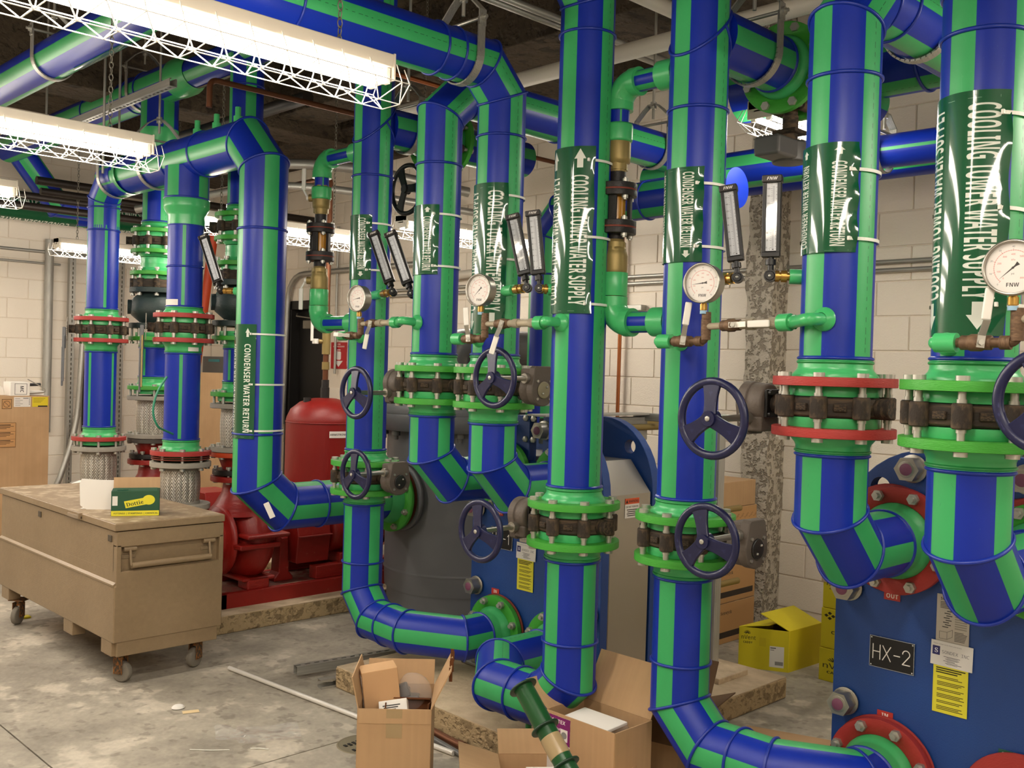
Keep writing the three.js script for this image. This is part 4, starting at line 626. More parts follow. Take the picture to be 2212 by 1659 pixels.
const noRemTex = canvasTex(240, 210, (g, w, h) => { g.fillStyle = '#e2ddd4'; g.fillRect(0, 0, w, h); g.fillStyle = '#d2562a'; g.fillRect(0, 0, w, 62); g.fillStyle = '#1d1714'; g.font = 'bold 40px sans-serif'; g.fillText('WARNING', 58, 46, 170); g.beginPath(); g.moveTo(30, 12); g.lineTo(52, 50); g.lineTo(8, 50); g.fill(); g.font = 'bold 27px sans-serif'; g.textAlign = 'center'; g.fillText('DO NOT REMOVE', w / 2, 100, 210); for (let i = 0; i < 4; i++) g.fillRect(30 + (i % 2) * 10, 118 + i * 21, 180 - (i % 2) * 20, 9); });
// a print on a plate that faces -x : centre y, z, width along z, height, slight turn in its plane
const facePrint = (T, name, t, x, y, z, w, h, roll = 0, thick = 0.0015, rough = 0.45) => { const g = new THREE.BoxGeometry(w, h, thick); g.rotateZ(-roll); g.rotateY(-Math.PI / 2); g.translate(x - thick / 2, y, z); return part(T, name, g, print(t, rough)); };
function exchanger(name, label, X, zc, portZ, tagText, len) {
  const T = thing('heat_exchanger', label, 'heat exchanger', [X + 0.5, 0.11, zc]);
  const hw = 0.42, y0 = 0.13, top = 1.33;
  // frame plate outline (z across, y up), hooked shoulders either side of the hanging-bar slot
  const o = []; o.push([-hw, y0], [-hw, 0.95]); for (let i = 0; i <= 10; i++) { const t = i / 10 * Math.PI / 2; o.push([-hw + 0.30 * (1 - Math.cos(t)), 1.0 + (top - 1.0) * Math.sin(t)]); } o.push([-0.045, top], [-0.045, 1.12], [0.045, 1.12], [0.045, top]); for (let i = 10; i >= 0; i--) { const t = i / 10 * Math.PI / 2; o.push([hw - 0.30 * (1 - Math.cos(t)), 1.0 + (top - 1.0) * Math.sin(t)]); } o.push([hw, 0.95], [hw, y0]);
  const sh = new THREE.Shape(o.map((p) => new THREE.Vector2(p[0], p[1])));
  for (const s of [-1, 1]) { const h = new THREE.Path(); h.absarc(s * 0.28, 1.2, 0.033, 0, Math.PI * 2, true); sh.holes.push(h); }
  const plate = () => new THREE.ExtrudeGeometry(sh, { depth: 0.046, bevelEnabled: true, bevelSize: 0.002, bevelThickness: 0.002, bevelSegments: 1, curveSegments: 20 });
  part(T, 'frame_plate', tri(plate().rotateY(-Math.PI / 2).translate(X + 0.05, 0, zc), 1), M.hx);
  part(T, 'pressure_plate', tri(plate().rotateY(-Math.PI / 2).translate(X + len * 0.33 + 0.05, 0, zc), 1), M.hx);
  part(T, 'carrying_bar', mg([boxMM([X + 0.05, 1.2, zc - 0.03], [X + 0.8, 1.32, zc + 0.03], 0.004), boxMM([X, 1.33, zc - 0.06], [X + 0.8, 1.34, zc + 0.06], 0.002)]), M.galvM);
  part(T, 'end_column', mg([boxMM([X + 0.765, 0.11, zc + 0.44], [X + 0.815, 1.36, zc + 0.5], 0.006), boxMM([X + 0.74, 0.105, zc + 0.4], [X + 0.84, 0.117, zc + 0.53], 0.003), boxMM([X + 0.775, 1.3, zc - 0.05], [X + 0.805, 1.34, zc + 0.5], 0.004)]), M.galvM);
  part(T, 'roller_bracket', mg([boxMM([X + len * 0.33 - 0.05, 1.24, zc + 0.06], [X + len * 0.33 + 0.01, 1.45, zc + 0.075], 0.003), boxMM([X + len * 0.33 - 0.05, 1.24, zc - 0.075], [X + len * 0.33 + 0.01, 1.45, zc - 0.06], 0.003)]), M.galvM);
  part(T, 'roller', mg([rod(V(X + len * 0.33 - 0.02, 1.43, zc - 0.055), V(X + len * 0.33 - 0.02, 1.43, zc + 0.055), 0.055, 28), rod(V(X + len * 0.33 - 0.35, 1.44, zc + 0.01), V(X + len * 0.33 - 0.03, 1.44, zc + 0.01), 0.06, 28)]), M.white);
  // drip shroud over the plate pack
  const s = [[-0.418, 0.2], [-0.418, 1.0], [-0.3, 1.14], [0.3, 1.14], [0.418, 1.0], [0.418, 0.2]];
  part(T, 'shroud', tri(extr(s, 0.28, 0.003).rotateY(Math.PI / 2).translate(X + 0.055, 0, zc), 1), M.stainless);
  for (const [yy, zz] of [[0.86, -0.37], [0.48, -0.37], [0.86, 0.37], [0.48, 0.37], [1.27, tagText === '1' ? -0.18 : -0.17], [1.27, tagText === '1' ? 0.065 : 0.17]]) {
    const p = V(X, yy, zc + zz);
    const b = part(T, 'tie_bolt', mg([rod(V(X - 0.03, yy, zc + zz), V(X + len + 0.11, yy, zc + zz), 0.0165, 12)]), M.bronze);
    part(b, 'tie_nut', mg([hexNut(V(X - 0.06, yy, zc + zz), V(1, 0, 0), 0.04, 0.045), lathe([[0.018, 0], [0.045, 0], [0.045, 0.01], [0.018, 0.01]], V(X - 0.014, yy, zc + zz), V(1, 0, 0), 24), lathe([[0, 0], [0.026, 0], [0.028, 0.004]], V(X - 0.062, yy, zc + zz), V(1, 0, 0), 20)]), M.steel);
    part(b, 'bolt_cap', lathe([[0, 0], [0.019, 0], [0.02, 0.008]], V(X - 0.065, yy, zc + zz), V(1, 0, 0), 18), M.boltCap);
  }
  for (const zz of [-0.067, -0.016]) for (const yy of [1.221, 1.319]) if (tagText === '1') part(T, 'frame_screw', lathe([[0, -0.008], [0.014, -0.008], [0.016, 0], [0.016, 0.002]], V(X, yy, zc + zz), V(1, 0, 0), 6), M.zinc);
  for (const z of portZ) for (const y of [1.04, 0.29]) part(T, 'port_ring', lathe([[0.12, 0], [0.172, 0], [0.176, 0.006], [0.172, 0.012], [0.12, 0.012]], V(X - 0.0145, y, z), V(1, 0, 0), 44), tagText === '1' ? M.gasket : M.flR);
  const pr = tagText === '1' ? { n: [0.733, -3.43], c: [0.694, -3.262], w: [0.592, -3.266], d: [0.81, -3.26], i: [0.471, -3.466], o: [0.854, -3.453] } : { n: [0.666, -1.406], c: [0.706, -1.217], w: [0.605, -1.219], d: [0.815, -1.218], i: [0.465, -1.422], o: [0.854, -1.412] };
  facePrint(T, 'name_plate', tagPlate(tagText), X - 0.001, ...pr.n, 0.147, 0.1, 0, 0.003);
  facePrint(T, 'data_sheet', dataTex, X - 0.001, ...pr.d, 0.1, 0.15, 0, 0.0006);
  facePrint(T, 'warning_sheet', warnTex, X - 0.0015, ...pr.w, 0.106, 0.165, 0, 0.0006);
  facePrint(T, 'service_card', cardTex, X - 0.0035, ...pr.c, 0.127, 0.076, 0.02, 0.001);
  facePrint(T, 'red_in_sticker', inOut('IN', '#b8362e'), X - 0.0005, ...pr.i, 0.053, 0.028, 0, 0.0006);
  facePrint(T, 'red_out_sticker', inOut('OUT', '#b8362e'), X - 0.0005, ...pr.o, 0.054, 0.028, 0, 0.0006);
  facePrint(T, 'green_out_sticker', inOut('OUT', '#1d5a48'), X - 0.0005, 0.447, zc + 0.141, 0.056, 0.03, 0, 0.0006);
  if (tagText === '1') { const g = new THREE.BoxGeometry(0.1, 0.088, 0.001); g.translate(X + 0.2, 0.94, zc + 0.4205); part(T, 'warning_sticker', g.translate(0.0, 0, 0.002), print(noRemTex)); }
  // feet
  for (const z of [-0.33, 0.33]) part(T, 'foot', mg([boxMM([X - 0.07, 0.105, zc + z - 0.07], [X + 0.12, 0.117, zc + z + 0.07], 0.002), boxMM([X - 0.005, 0.11, zc + z - 0.05], [X + 0.008, 0.22, zc + z + 0.05], 0.002), rod(V(X - 0.04, 0.11, zc + z), V(X - 0.04, 0.2, zc + z), 0.009), hexNut(V(X - 0.04, 0.118, zc + z), UP, 0.018, 0.02)]), M.galvM);
  return T;
}
M.boltCap = mat(0x7c4660, 0.6);
exchanger('', 'blue plate heat exchanger with steel shroud and HX-1 plate, behind the central riser', X1, -3.225, [-3.43, -3.04], '1', 1.05);
exchanger('', 'blue plate heat exchanger marked HX-2 at the lower right', X2, -1.185, [-1.42, -1.0], '2', 1.05);
{
  for (const [i, x0, z0, x1, z1, sx, sz] of [[1, 2.74, -3.95, 4.32, -2.46, 4.2, -2.8], [2, 2.9, -1.86, 4.3, -0.5, 4.1, -0.8]]) {
    const p = struct('exchanger_pad_' + i); part(p, 'pad_step', tri(boxMM([sx - 0.25, 0.1, sz], [sx, 0.13, sz + 0.2], 0.006), 1), M.pad); part(p, 'pad_body', tri(boxMM([x0, 0, z0], [x1, 0.1, z1], 0.008), 1), M.padEdge); part(p, 'pad_cap', tri(boxMM([x0 + 0.004, 0.098, z0 + 0.004], [x1 - 0.004, 0.103, z1 - 0.004], 0.001), 2), M.pad);
  }
}
// ---------- markers ----------
marker('green cooling tower supply marker at the right edge behind the pressure gauge, arrow down', at('A', 0), 0.1, 1.66, 2.245, 35, 'cd', [2.19, 1.965, 1.735], 0.004, 0.245);
marker('green condenser return marker with arrow up, on the riser with red flanges', at('B', 0), 0.1, 1.897, 2.2, 25, 'wu', [2.125, 1.935], 0.005);
marker('green condenser return marker with arrow down, beside the larger sight glass line', at('C', 0), 0.1, 1.923, 2.24, 14, 'wd', [2.185, 1.975]);
marker('green cooling tower supply marker with arrow up on the central riser', at('D', 0), 0.1, 1.755, 2.354, 21, 'cu', [2.305, 2.03, 1.79], 0.003);
marker('green cooling tower supply marker behind a gauge, left of the thermometer pair', at('E', 0), 0.1, 1.69, 2.305, 19, 'cd', [2.255, 1.995]);
marker('small green condenser return marker with arrow up on the shorter riser', at('F', 0), 0.1, 1.948, 2.25, 3, 'wu', [2.21, 1.985]);
marker('small green condenser return marker with arrow down, beside the small sight glass line', at('G', 0), 0.1, 1.968, 2.287, 1, 'wd', [2.245, 2.015]);
marker('flat green condenser return marker with arrow up on the thick left riser', at('H', 0), 0.125, 1.148, 1.74, -8, 'wu', [1.69, 1.43, 1.19], 0.0015, 0.19);

// ---------- thermometers ----------
const thTex = canvasTex(128, 620, (g, w, h) => { g.fillStyle = '#d6dade'; g.fillRect(0, 0, w, h); g.fillStyle = '#23262c'; g.font = '20px sans-serif'; for (let i = 0; i <= 8; i++) { const y = h - 30 - i * 66; g.fillText(String(i * 20), 8, y + 7); g.fillRect(48, y, 20, 3); for (let k = 1; k < 4; k++) g.fillRect(54, y - k * 16.5, 12, 2); g.fillRect(108, y - 10, 12, 3); g.fillRect(108, y - 40, 8, 3); } g.fillStyle = '#8e9096'; g.fillRect(72, 40, 3, h - 60); g.fillRect(88, 40, 3, h - 60); g.fillRect(72, 40, 19, 3); g.fillStyle = '#b9bdc4'; g.fillRect(75, 43, 13, h - 66); g.fillStyle = '#2f3238'; g.fillText('°F', 40, h - 6); g.fillRect(74, h - 18, 20, 10); });
const capTex = canvasTex(128, 48, (g, w, h) => { g.fillStyle = '#2a2422'; g.fillRect(0, 0, w, h); g.fillStyle = '#dcdad4'; g.font = 'italic bold 34px sans-serif'; g.textAlign = 'center'; g.fillText('FNW', w / 2, 36); });
function thermo(label, ball, topAt, pipeC, tapDir, k = 1) {   // ball joint, point under the cap, centre of the pipe at that height
  const T = thing('thermometer', label, 'thermometer', [ball.x, ball.y, ball.z], { group: undefined });
  const up = topAt.clone().sub(ball).normalize(), n0 = CAM.clone().sub(ball).setY(0).normalize().add(V(-0.35, 0, 0.0)).normalize(); const n = n0.clone().addScaledVector(up, -n0.dot(up)).normalize(), x = up.clone().cross(n);
  const m4 = new THREE.Matrix4().makeBasis(x, up, n).setPosition(ball), L = topAt.distanceTo(ball), y0 = 0.058, y1 = L + 0.004, H = y1 - y0;
  const ap = (g) => g.applyMatrix4(m4);
  part(T, 'case', ap(mg([box(0.011, H, 0.026, -0.021, y0 + H / 2, 0, 0.003), box(0.011, H, 0.026, 0.021, y0 + H / 2, 0, 0.003), box(0.05, H, 0.006, 0, y0 + H / 2, -0.011, 0.002), box(0.053, 0.016, 0.028, 0, y0 + 0.004, 0, 0.003)])), M.black);
  const cap = part(T, 'cap', ap(box(0.058, 0.022, 0.036, 0, y1, 0, 0.004)), M.black);
  part(T, 'cap_print', ap(box(0.05, 0.018, 0.001, 0, y1, 0.0186)), print(capTex));
  part(T, 'scale', ap(box(0.033, H - 0.022, 0.002, 0, y0 + H / 2 + 0.004, 0.004)), print(thTex, 0.4));
  part(T, 'window', ap(box(0.034, H - 0.02, 0.0015, 0, y0 + H / 2 + 0.004, 0.0085)), M.glass);
  part(T, 'swivel', ap(mg([rod(V(0, 0.01, 0), V(0, 0.055, 0), 0.009), orient(new THREE.CylinderGeometry(0.0155, 0.0155, 0.016, 12), V(0, 0.04, 0), UP), orient(new THREE.CylinderGeometry(0.018, 0.018, 0.022, 20), V(0, 0, 0), V(0, 0, 1)), orient(new THREE.CylinderGeometry(0.012, 0.014, 0.004, 20), V(0, 0, 0.013), V(0, 0, 1))])), M.black);
  part(T, 'swivel_screw', ap(orient(new THREE.SphereGeometry(0.005, 10, 8), V(0, 0, 0.015), UP)), M.zinc);
  const d = tapDir.clone().normalize(), face = pipeC.clone().addScaledVector(d, 0.098); face.y = ball.y - 0.002;
  const L2 = ball.distanceTo(face), dd = ball.clone().sub(face).normalize(), pt = (t) => face.clone().addScaledVector(dd, t * L2);
  part(T, 'tap_socket', rod(pt(0), pt(0.42), 0.022, 20), M.stub);
  part(T, 'brass_nut', mg([rod(pt(0.42), pt(0.52), 0.012), rod(pt(0.5), pt(0.68), 0.0195, 6), rod(pt(0.68), pt(0.76), 0.013), rod(pt(0.74), pt(0.86), 0.0185, 6)]), M.brass);
  return T;
}
const toN = (k, dx, dz) => [at(k, 0), V(dx, 0, dz)];
thermo('upright thermometer on the right, fixed to the riser with red flanges', V(2.57, 1.842, -1.56), V(2.57, 2.12, -1.563), ...toN('B', -0.3, -1));
thermo('slightly tilted thermometer beside the right-hand gauge', V(2.76, 1.864, -1.795), V(2.76, 2.15, -1.84), ...toN('C', -0.35, 1));
thermo('tilted thermometer of the middle pair nearer the gauge, left one', V(2.76, 1.867, -2.75), V(2.755, 2.145, -2.835), ...toN('E', -0.45, 1));
thermo('thermometer of the middle pair beside the central riser, right one', V(2.66, 1.85, -2.585), V(2.66, 2.128, -2.63), ...toN('D', -0.55, -1));
thermo('strongly tilted thermometer in front of a riser, left one of the leaning pair', V(2.87, 1.893, -3.75), V(2.87, 2.172, -3.91), ...toN('G', -0.45, 1));
thermo('strongly tilted thermometer, right one of the leaning pair', V(2.77, 1.868, -3.485), V(2.77, 2.14, -3.645), ...toN('F', -0.55, -1));
thermo('small tilted thermometer left of the thick return riser', V(2.6, 1.921, -4.9), V(2.6, 2.215, -5.1), V(2.72, 0, -4.69), V(-0.5, 0, -1));

// ---------- gauge manifolds ----------
const dialTex = (ang) => canvasTex(300, 300, (g, w, h) => { g.fillStyle = '#e6e2dc'; g.fillRect(0, 0, w, h); g.translate(150, 150); g.strokeStyle = '#d48c86'; g.lineWidth = 3; g.beginPath(); g.arc(0, 0, 104, R(130), R(410)); g.stroke(); g.strokeStyle = '#b86660'; for (let i = 0; i <= 40; i++) { const a = R(130 + i * 7), r = i % 5 ? 108 : 114; g.lineWidth = i % 5 ? 1 : 2; g.beginPath(); g.moveTo(Math.cos(a) * 100, Math.sin(a) * 100); g.lineTo(Math.cos(a) * r, Math.sin(a) * r); g.stroke(); }
  g.font = '14px sans-serif'; g.textAlign = 'center'; for (let i = 0; i <= 8; i++) { const a = R(130 + i * 35); g.fillStyle = '#6a6a6a'; g.fillText(String(i * 10), Math.cos(a) * 126, Math.sin(a) * 126 + 5); g.fillStyle = '#c2645e'; g.fillText(String(i * 100), Math.cos(a) * 80, Math.sin(a) * 80 + 5); }
  g.fillStyle = '#b06a66'; g.fillText('kPa', 0, -42); g.fillStyle = '#4a4a4a'; g.fillText('psi', 0, 40); g.fillStyle = '#1d1b1b'; g.font = 'bold 32px sans-serif'; g.fillText('FNW', 0, 112);
  g.rotate(R(ang)); g.beginPath(); g.moveTo(102, 0); g.lineTo(-18, -5); g.lineTo(-40, -12); g.lineTo(-40, 12); g.lineTo(-18, 5); g.closePath(); g.fill(); g.beginPath(); g.arc(0, 0, 7, 0, 7); g.fill(); });
function gauge(label, c, stem, ang) {   // face looks along -x, slightly towards the camera
  const T = thing('pressure_gauge', label, 'gauge', [c.x, stem.y, c.z]), d = V(-1, 0, 0.12).normalize();
  const b = c.clone().addScaledVector(d, -0.022);
  part(T, 'case', lathe([[0, 0], [0.058, 0], [0.06, 0.004], [0.06, 0.034], [0.0625, 0.036], [0.0625, 0.044], [0.0575, 0.045], [0.056, 0.0405], [0.056, 0.036]], b, d, 48), M.steel);
  const face = new THREE.CircleGeometry(0.0562, 48); face.applyMatrix4(new THREE.Matrix4().makeBasis(UP.clone().cross(d).normalize(), UP, d).setPosition(b.clone().addScaledVector(d, 0.0345)));
  part(T, 'dial', face, print(dialTex(ang), 0.5));
  part(T, 'lens', lathe([[0, 0.0405], [0.056, 0.0405], [0.056, 0.042], [0, 0.0425]], b, d, 40), M.glass);
  part(T, 'brass_stem', mg([rod(V(c.x, c.y - 0.058, c.z), V(c.x, stem.y, c.z), 0.009), rod(V(c.x, c.y - 0.082, c.z), V(c.x, c.y - 0.064, c.z), 0.0125, 6)]), M.brass);
  part(T, 'thread_tape', rod(V(c.x, stem.y - 0.004, c.z), V(c.x, stem.y + 0.006, c.z), 0.0115), M.tapeBlue);
  return T;
}
M.tapeBlue = mat(0x8fb4cc, 0.6);
function ballValveSmall(T, p, dir, levDir, faceDir) {
  const d = dir.clone().normalize();
  part(T, 'valve_body', mg([lathe([[0.012, -0.035], [0.017, -0.034], [0.017, -0.018], [0.02, -0.012], [0.02, 0.012], [0.017, 0.018], [0.017, 0.034], [0.012, 0.035]], p, d, 8), rod(p, p.clone().addScaledVector(faceDir, 0.032), 0.009)]), M.nipple);
  const q = p.clone().addScaledVector(faceDir, 0.033), e = q.clone().addScaledVector(levDir, 0.03).addScaledVector(faceDir, 0.012), f = e.clone().addScaledVector(levDir, 0.012);
  const x = levDir.clone().cross(faceDir).normalize(), m4 = (o, y) => new THREE.Matrix4().makeBasis(x, y, x.clone().cross(y)).setPosition(o);
  part(T, 'lever_arm', mg([box(0.017, 0.034, 0.003, 0, 0.005, 0).applyMatrix4(m4(q, levDir)), box(0.016, 0.042, 0.003, 0, 0.02, 0).applyMatrix4(m4(q.clone().addScaledVector(levDir, 0.016), e.clone().sub(q.clone().addScaledVector(levDir, 0.012)).normalize())), orient(new THREE.CylinderGeometry(0.007, 0.007, 0.007, 6), q.clone().addScaledVector(faceDir, 0.004), faceDir)]), M.zinc);
  part(T, 'white_grip', box(0.021, 0.072, 0.008, 0, 0.044, 0, 0.0035).applyMatrix4(m4(f, levDir)), M.white);
}
function manifold(label, gl, tap1, m1, tee, gc, union, tap2, ang, lev1, lev2) {
  // from the left riser tap along z to an elbow, up to a tee with the gauge, then on to the right riser tap
  const T = thing('gauge_manifold', label, 'pipe', [tee.x, m1.y, tee.z]);
  const face = V(-0.8, 0, 0.6).normalize(), e = V(tee.x, m1.y, tee.z);
  part(T, 'green_stub', mg([bent([tap1, V(m1.x, m1.y, tap1.z), m1], 0.0165, 0.03, 14), rod(m1.clone().add(V(0, 0, -0.03)), m1.clone().add(V(0, 0, 0.02)), 0.023, 16), lathe([[0.03, 0], [0.028, 0.008], [0.017, 0.02]], tap1, V(-1, 0, 0), 20)]), M.stub);
  part(T, 'nipple', mg([bent([m1.clone().add(V(0, 0, 0.02)), e, tee, V(tee.x, gc.y - 0.09, tee.z)], 0.0115, 0.02, 12), rod(e.clone().add(V(0, 0, -0.035)), e.clone().add(V(0, 0, -0.012)), 0.016, 12), rod(tee.clone().add(V(0, -0.022, 0)), tee.clone().add(V(0, 0.022, 0)), 0.0155, 12), rod(V(tee.x, gc.y - 0.11, tee.z), V(tee.x, gc.y - 0.088, tee.z), 0.0145, 12), rod(e.clone().add(V(0, 0.004, 0)), e.clone().add(V(0, 0.03, 0)), 0.015, 12)]), M.nipple);
  ballValveSmall(T, m1.clone().lerp(e, 0.42), V(0, 0, 1), lev1, face);
  const D = union.clone().sub(tee), n = D.clone().normalize(), pt = (t) => tee.clone().addScaledVector(D, t);
  part(T, 'cross_nipple', mg([rod(tee, pt(0.3), 0.0105, 12), rod(pt(0.42), pt(0.98), 0.0135, 14)]), M.nippleL);
  ballValveSmall(T, pt(0.34), n, lev2, face);
  part(T, 'galvanised_sleeve', mg([rod(pt(0.55), pt(0.64), 0.0175, 14), rod(pt(0.84), pt(0.95), 0.0175, 14)]), M.nippleL);
  part(T, 'green_union', mg([rod(pt(0.95), pt(1.08), 0.0255, 18), rod(pt(1.08), pt(1.14), 0.021, 6), bent([pt(1.12), V(tap2.x - 0.09, union.y + 0.003, tap2.z - 0.0), tap2], 0.0175, 0.045, 16), lathe([[0.034, 0], [0.032, 0.01], [0.018, 0.022]], tap2, V(-1, 0, 0), 22)]), M.stub);
  gauge(gl, gc, V(tee.x, gc.y - 0.09, tee.z), ang);
}
manifold('brass and green gauge piping from the large sight glass riser to the red flanged riser', 'pressure gauge right of the large sight glass line, needle pointing left', V(2.735, 1.655, -1.99), V(2.6, 1.652, -1.95), V(2.58, 1.697, -1.786), V(2.57, 1.83, -1.79), V(2.56, 1.705, -1.505), V(2.552, 1.712, -1.375), 174, V(0.05, 1, 0.12).normalize(), V(0.05, 0.02, 1).normalize());
manifold('brass and green gauge piping in front of the small marker riser', 'pressure gauge on the small sight glass riser, leftmost of the gauges', V(2.885, 1.682, -4.02), V(2.76, 1.684, -3.985), V(2.74, 1.738, -3.82), V(2.73, 1.855, -3.82), V(2.74, 1.742, -3.56), V(2.74, 1.74, -3.4), 172, V(0.05, 0.05, -1).normalize(), V(-0.05, -1, -0.2).normalize());
manifold('brass and green gauge piping before the middle marker and central riser', 'pressure gauge in front of the middle cooling tower marker, needle pointing down left', V(2.76, 1.662, -3.02), V(2.62, 1.662, -2.985), V(2.6, 1.718, -2.815), V(2.59, 1.848, -2.83), V(2.61, 1.72, -2.535), V(2.648, 1.722, -2.46), 138, V(0.02, 1, -0.15).normalize(), V(-0.1, -1, -0.3).normalize());
manifold('brass and green gauge piping at the right picture edge', 'pressure gauge cut by the right picture edge, showing its lower left half', V(2.447, 1.64, -0.99), V(2.36, 1.64, -0.955), V(2.35, 1.692, -0.8), V(2.34, 1.805, -0.808), V(2.34, 1.7, -0.5), V(2.42, 1.7, -0.35), 138, V(0.02, 1, 0.1).normalize(), V(0, 0.1, 1).normalize());

// ---------- sight glass lines ----------
function sightLine(label, c, zo, yT, yB, f1, f2, v1, v2, gl, k) {
  const T = thing('sight_glass_line', label, 'pipe', [c.x, yB, zo]);
  const x = c.x, s = 1, r = 0.038 * k, R2 = 0.05 * k, zt = c.z - 0.099;
  const elbow = (y, sg) => { const l = []; for (let i = 0; i <= 10; i++) { const t = R(i * 9); l.push(V(x, y - sg * 0.075 * k * (1 - Math.sin(t)) , zo + 0.075 * k * (1 - Math.cos(t)))); } return mg([sweep(l, R2, 24), rod(V(x, y - sg * 0.06 * k, zo), V(x, y - sg * 0.095 * k, zo), R2 * 1.03, 28), rod(V(x, y, zo + 0.06 * k), V(x, y, zo + 0.095 * k), R2 * 1.03, 28)]); };
  for (const [y, sg] of [[yT, 1], [yB, -1]]) { part(T, 'green_elbow', elbow(y, sg), M.stub); run(T, [V(x, y, zo + 0.09 * k), V(x, y, zt - 0.05)], r, { ph: -38, beads: false, m: M.pipeP }); part(T, 'green_socket', rod(V(x, y, zt - 0.062 * k), V(x, y, zt + 0.008), R2 * 1.04, 28), M.stub); }
  run(T, [V(x, yT - 0.09 * k, zo), V(x, yT - 0.155 * k, zo)], r, { ph: 10, beads: false, m: M.pipeT });
  part(T, 'green_socket', mg([lathe([[0.03, 0], [R2, 0.002], [R2 * 1.06, 0.01], [R2 * 1.06, 0.06 * k], [R2, 0.068 * k], [0.03, 0.068 * k]], V(x, yT - 0.21 * k, zo), UP, 32)]), M.stub);
  part(T, 'green_socket', lathe([[0.03, 0], [R2, 0], [R2, 0.085 * k], [0.03, 0.086 * k]], V(x, yB + 0.098 * k, zo), UP, 32), M.stub);
  for (const [y, dn, lab] of [[v1, 1, 'lever pointing up'], [v2, -1, 'lever pointing down']]) {
    part(T, 'brass_valve', mg([lathe([[0.02, -0.085], [0.031, -0.085], [0.033, -0.08], [0.033, -0.055], [0.045, -0.05], [0.047, -0.03], [0.047, 0.02], [0.043, 0.035], [0.041, 0.04], [0.041, 0.05], [0.033, 0.055], [0.033, 0.08], [0.02, 0.085]].map(([a, b]) => [a * k, b * k]), V(x, y, zo), UP, 28), orient(new THREE.CylinderGeometry(0.043 * k, 0.043 * k, 0.03 * k, 6), V(x, y + 0.055 * k, zo), UP), orient(new THREE.CylinderGeometry(0.041 * k, 0.041 * k, 0.028 * k, 6), V(x, y - 0.062 * k, zo), UP), rod(V(x, y + 0.005, zo), V(x - 0.045 * k, y + 0.005, zo - 0.05 * k), 0.02 * k, 14)]), M.bronze);
    const h = V(x - 0.05 * k, y + 0.005, zo - 0.055 * k), o = V(-0.7, 0, -0.7);
    part(T, 'lever', mg([orient(new THREE.CylinderGeometry(0.014 * k, 0.014 * k, 0.012, 6), h, o), rod(h, h.clone().addScaledVector(o, 0.025 * k).add(V(0, dn * 0.045 * k, 0)), 0.006 * k, 8), box(0.022 * k, 0.115 * k, 0.011 * k, 0, 0, 0, 0.004).rotateY(-0.77).translate(h.x - 0.0165 * k, h.y + dn * 0.1 * k, h.z - 0.0165 * k)]), M.white);
    part(T, 'union_neck', mg([orient(new THREE.CylinderGeometry(0.029 * k, 0.029 * k, 0.06 * k, 6), V(x, y + dn * 0.1 * k, zo), UP)]), M.brass);
    part(T, 'black_nipple', rod(V(x, y - dn * 0.08 * k, zo), V(x, dn > 0 ? f1 : f2, zo), 0.032 * k, 20), M.blackIron);
  }
  const G = thing('sight_glass', gl, 'sight glass', [x, f2, zo]);
  for (const [y, dn] of [[f1, 1], [f2, -1]]) { part(G, 'black_flange', lathe([[0.02, -0.024], [0.073, -0.024], [0.075, -0.022], [0.075, -0.004], [0.073, -0.002], [0.02, -0.002]].map(([a, b]) => [a * k, b * k]), V(x, y, zo), UP, 36), M.blackIron); part(G, 'black_flange', lathe([[0.02, 0.002], [0.073, 0.002], [0.075, 0.004], [0.075, 0.022], [0.073, 0.024], [0.02, 0.024]].map(([a, b]) => [a * k, b * k]), V(x, y, zo), UP, 36), M.blackIron); part(G, 'red_gasket', rod(V(x, y - 0.003, zo), V(x, y + 0.003, zo), 0.0745 * k, 36), M.gasket);
    for (let i = 0; i < 4; i++) { const a = R(20 + i * 90), p = V(x + 0.06 * k * Math.cos(a), y, zo + 0.06 * k * Math.sin(a)); part(G, 'bolt', mg([rod(p.clone().add(V(0, -0.04 * k, 0)), p.clone().add(V(0, 0.04 * k, 0)), 0.0065 * k, 8), hexNut(p.clone().add(V(0, 0.024 * k, 0)), UP, 0.0125 * k, 0.011), hexNut(p.clone().add(V(0, -0.035 * k, 0)), UP, 0.0125 * k, 0.011)]), M.zinc); } }
  for (let i = 0; i < 4; i++) { const a = R(65 + i * 90), p = V(x + 0.05 * k * Math.cos(a), (f1 + f2) / 2, zo + 0.05 * k * Math.sin(a)); part(G, 'guard_bar', new RoundedBoxGeometry(0.014, Math.abs(f1 - f2) - 0.04, 0.03, 1, 0.003).rotateY(-a).translate(p.x, p.y, p.z), M.blackIron); }
  part(G, 'glass_tube', lathe([[0.034, -1], [0.034, 1], [0.029, 1], [0.029, -1], [0.034, -1]].map(([a, b]) => [a * k, b * (f1 - f2) / 2 * 0.86]), V(x, (f1 + f2) / 2, zo), UP, 32), M.amber);
  part(G, 'brass_core', rod(V(x, f2 + 0.02, zo), V(x, f1 - 0.02, zo), 0.012 * k, 12), M.brass);
}
sightLine('green elbows and brass valves of the large sight glass line beside the central riser', at('C', 0), -2.37, 2.6, 1.73, 2.215, 2.078, 2.365, 1.955, 'large black flanged sight glass with amber tube, right of the central riser', 1);
sightLine('green elbows and brass valves of the small sight glass line, upper left of the middle', at('G', 0), -4.54, 2.63, 1.76, 2.268, 2.118, 2.425, 1.985, 'small black flanged sight glass with amber tube, near the dark door', 1);
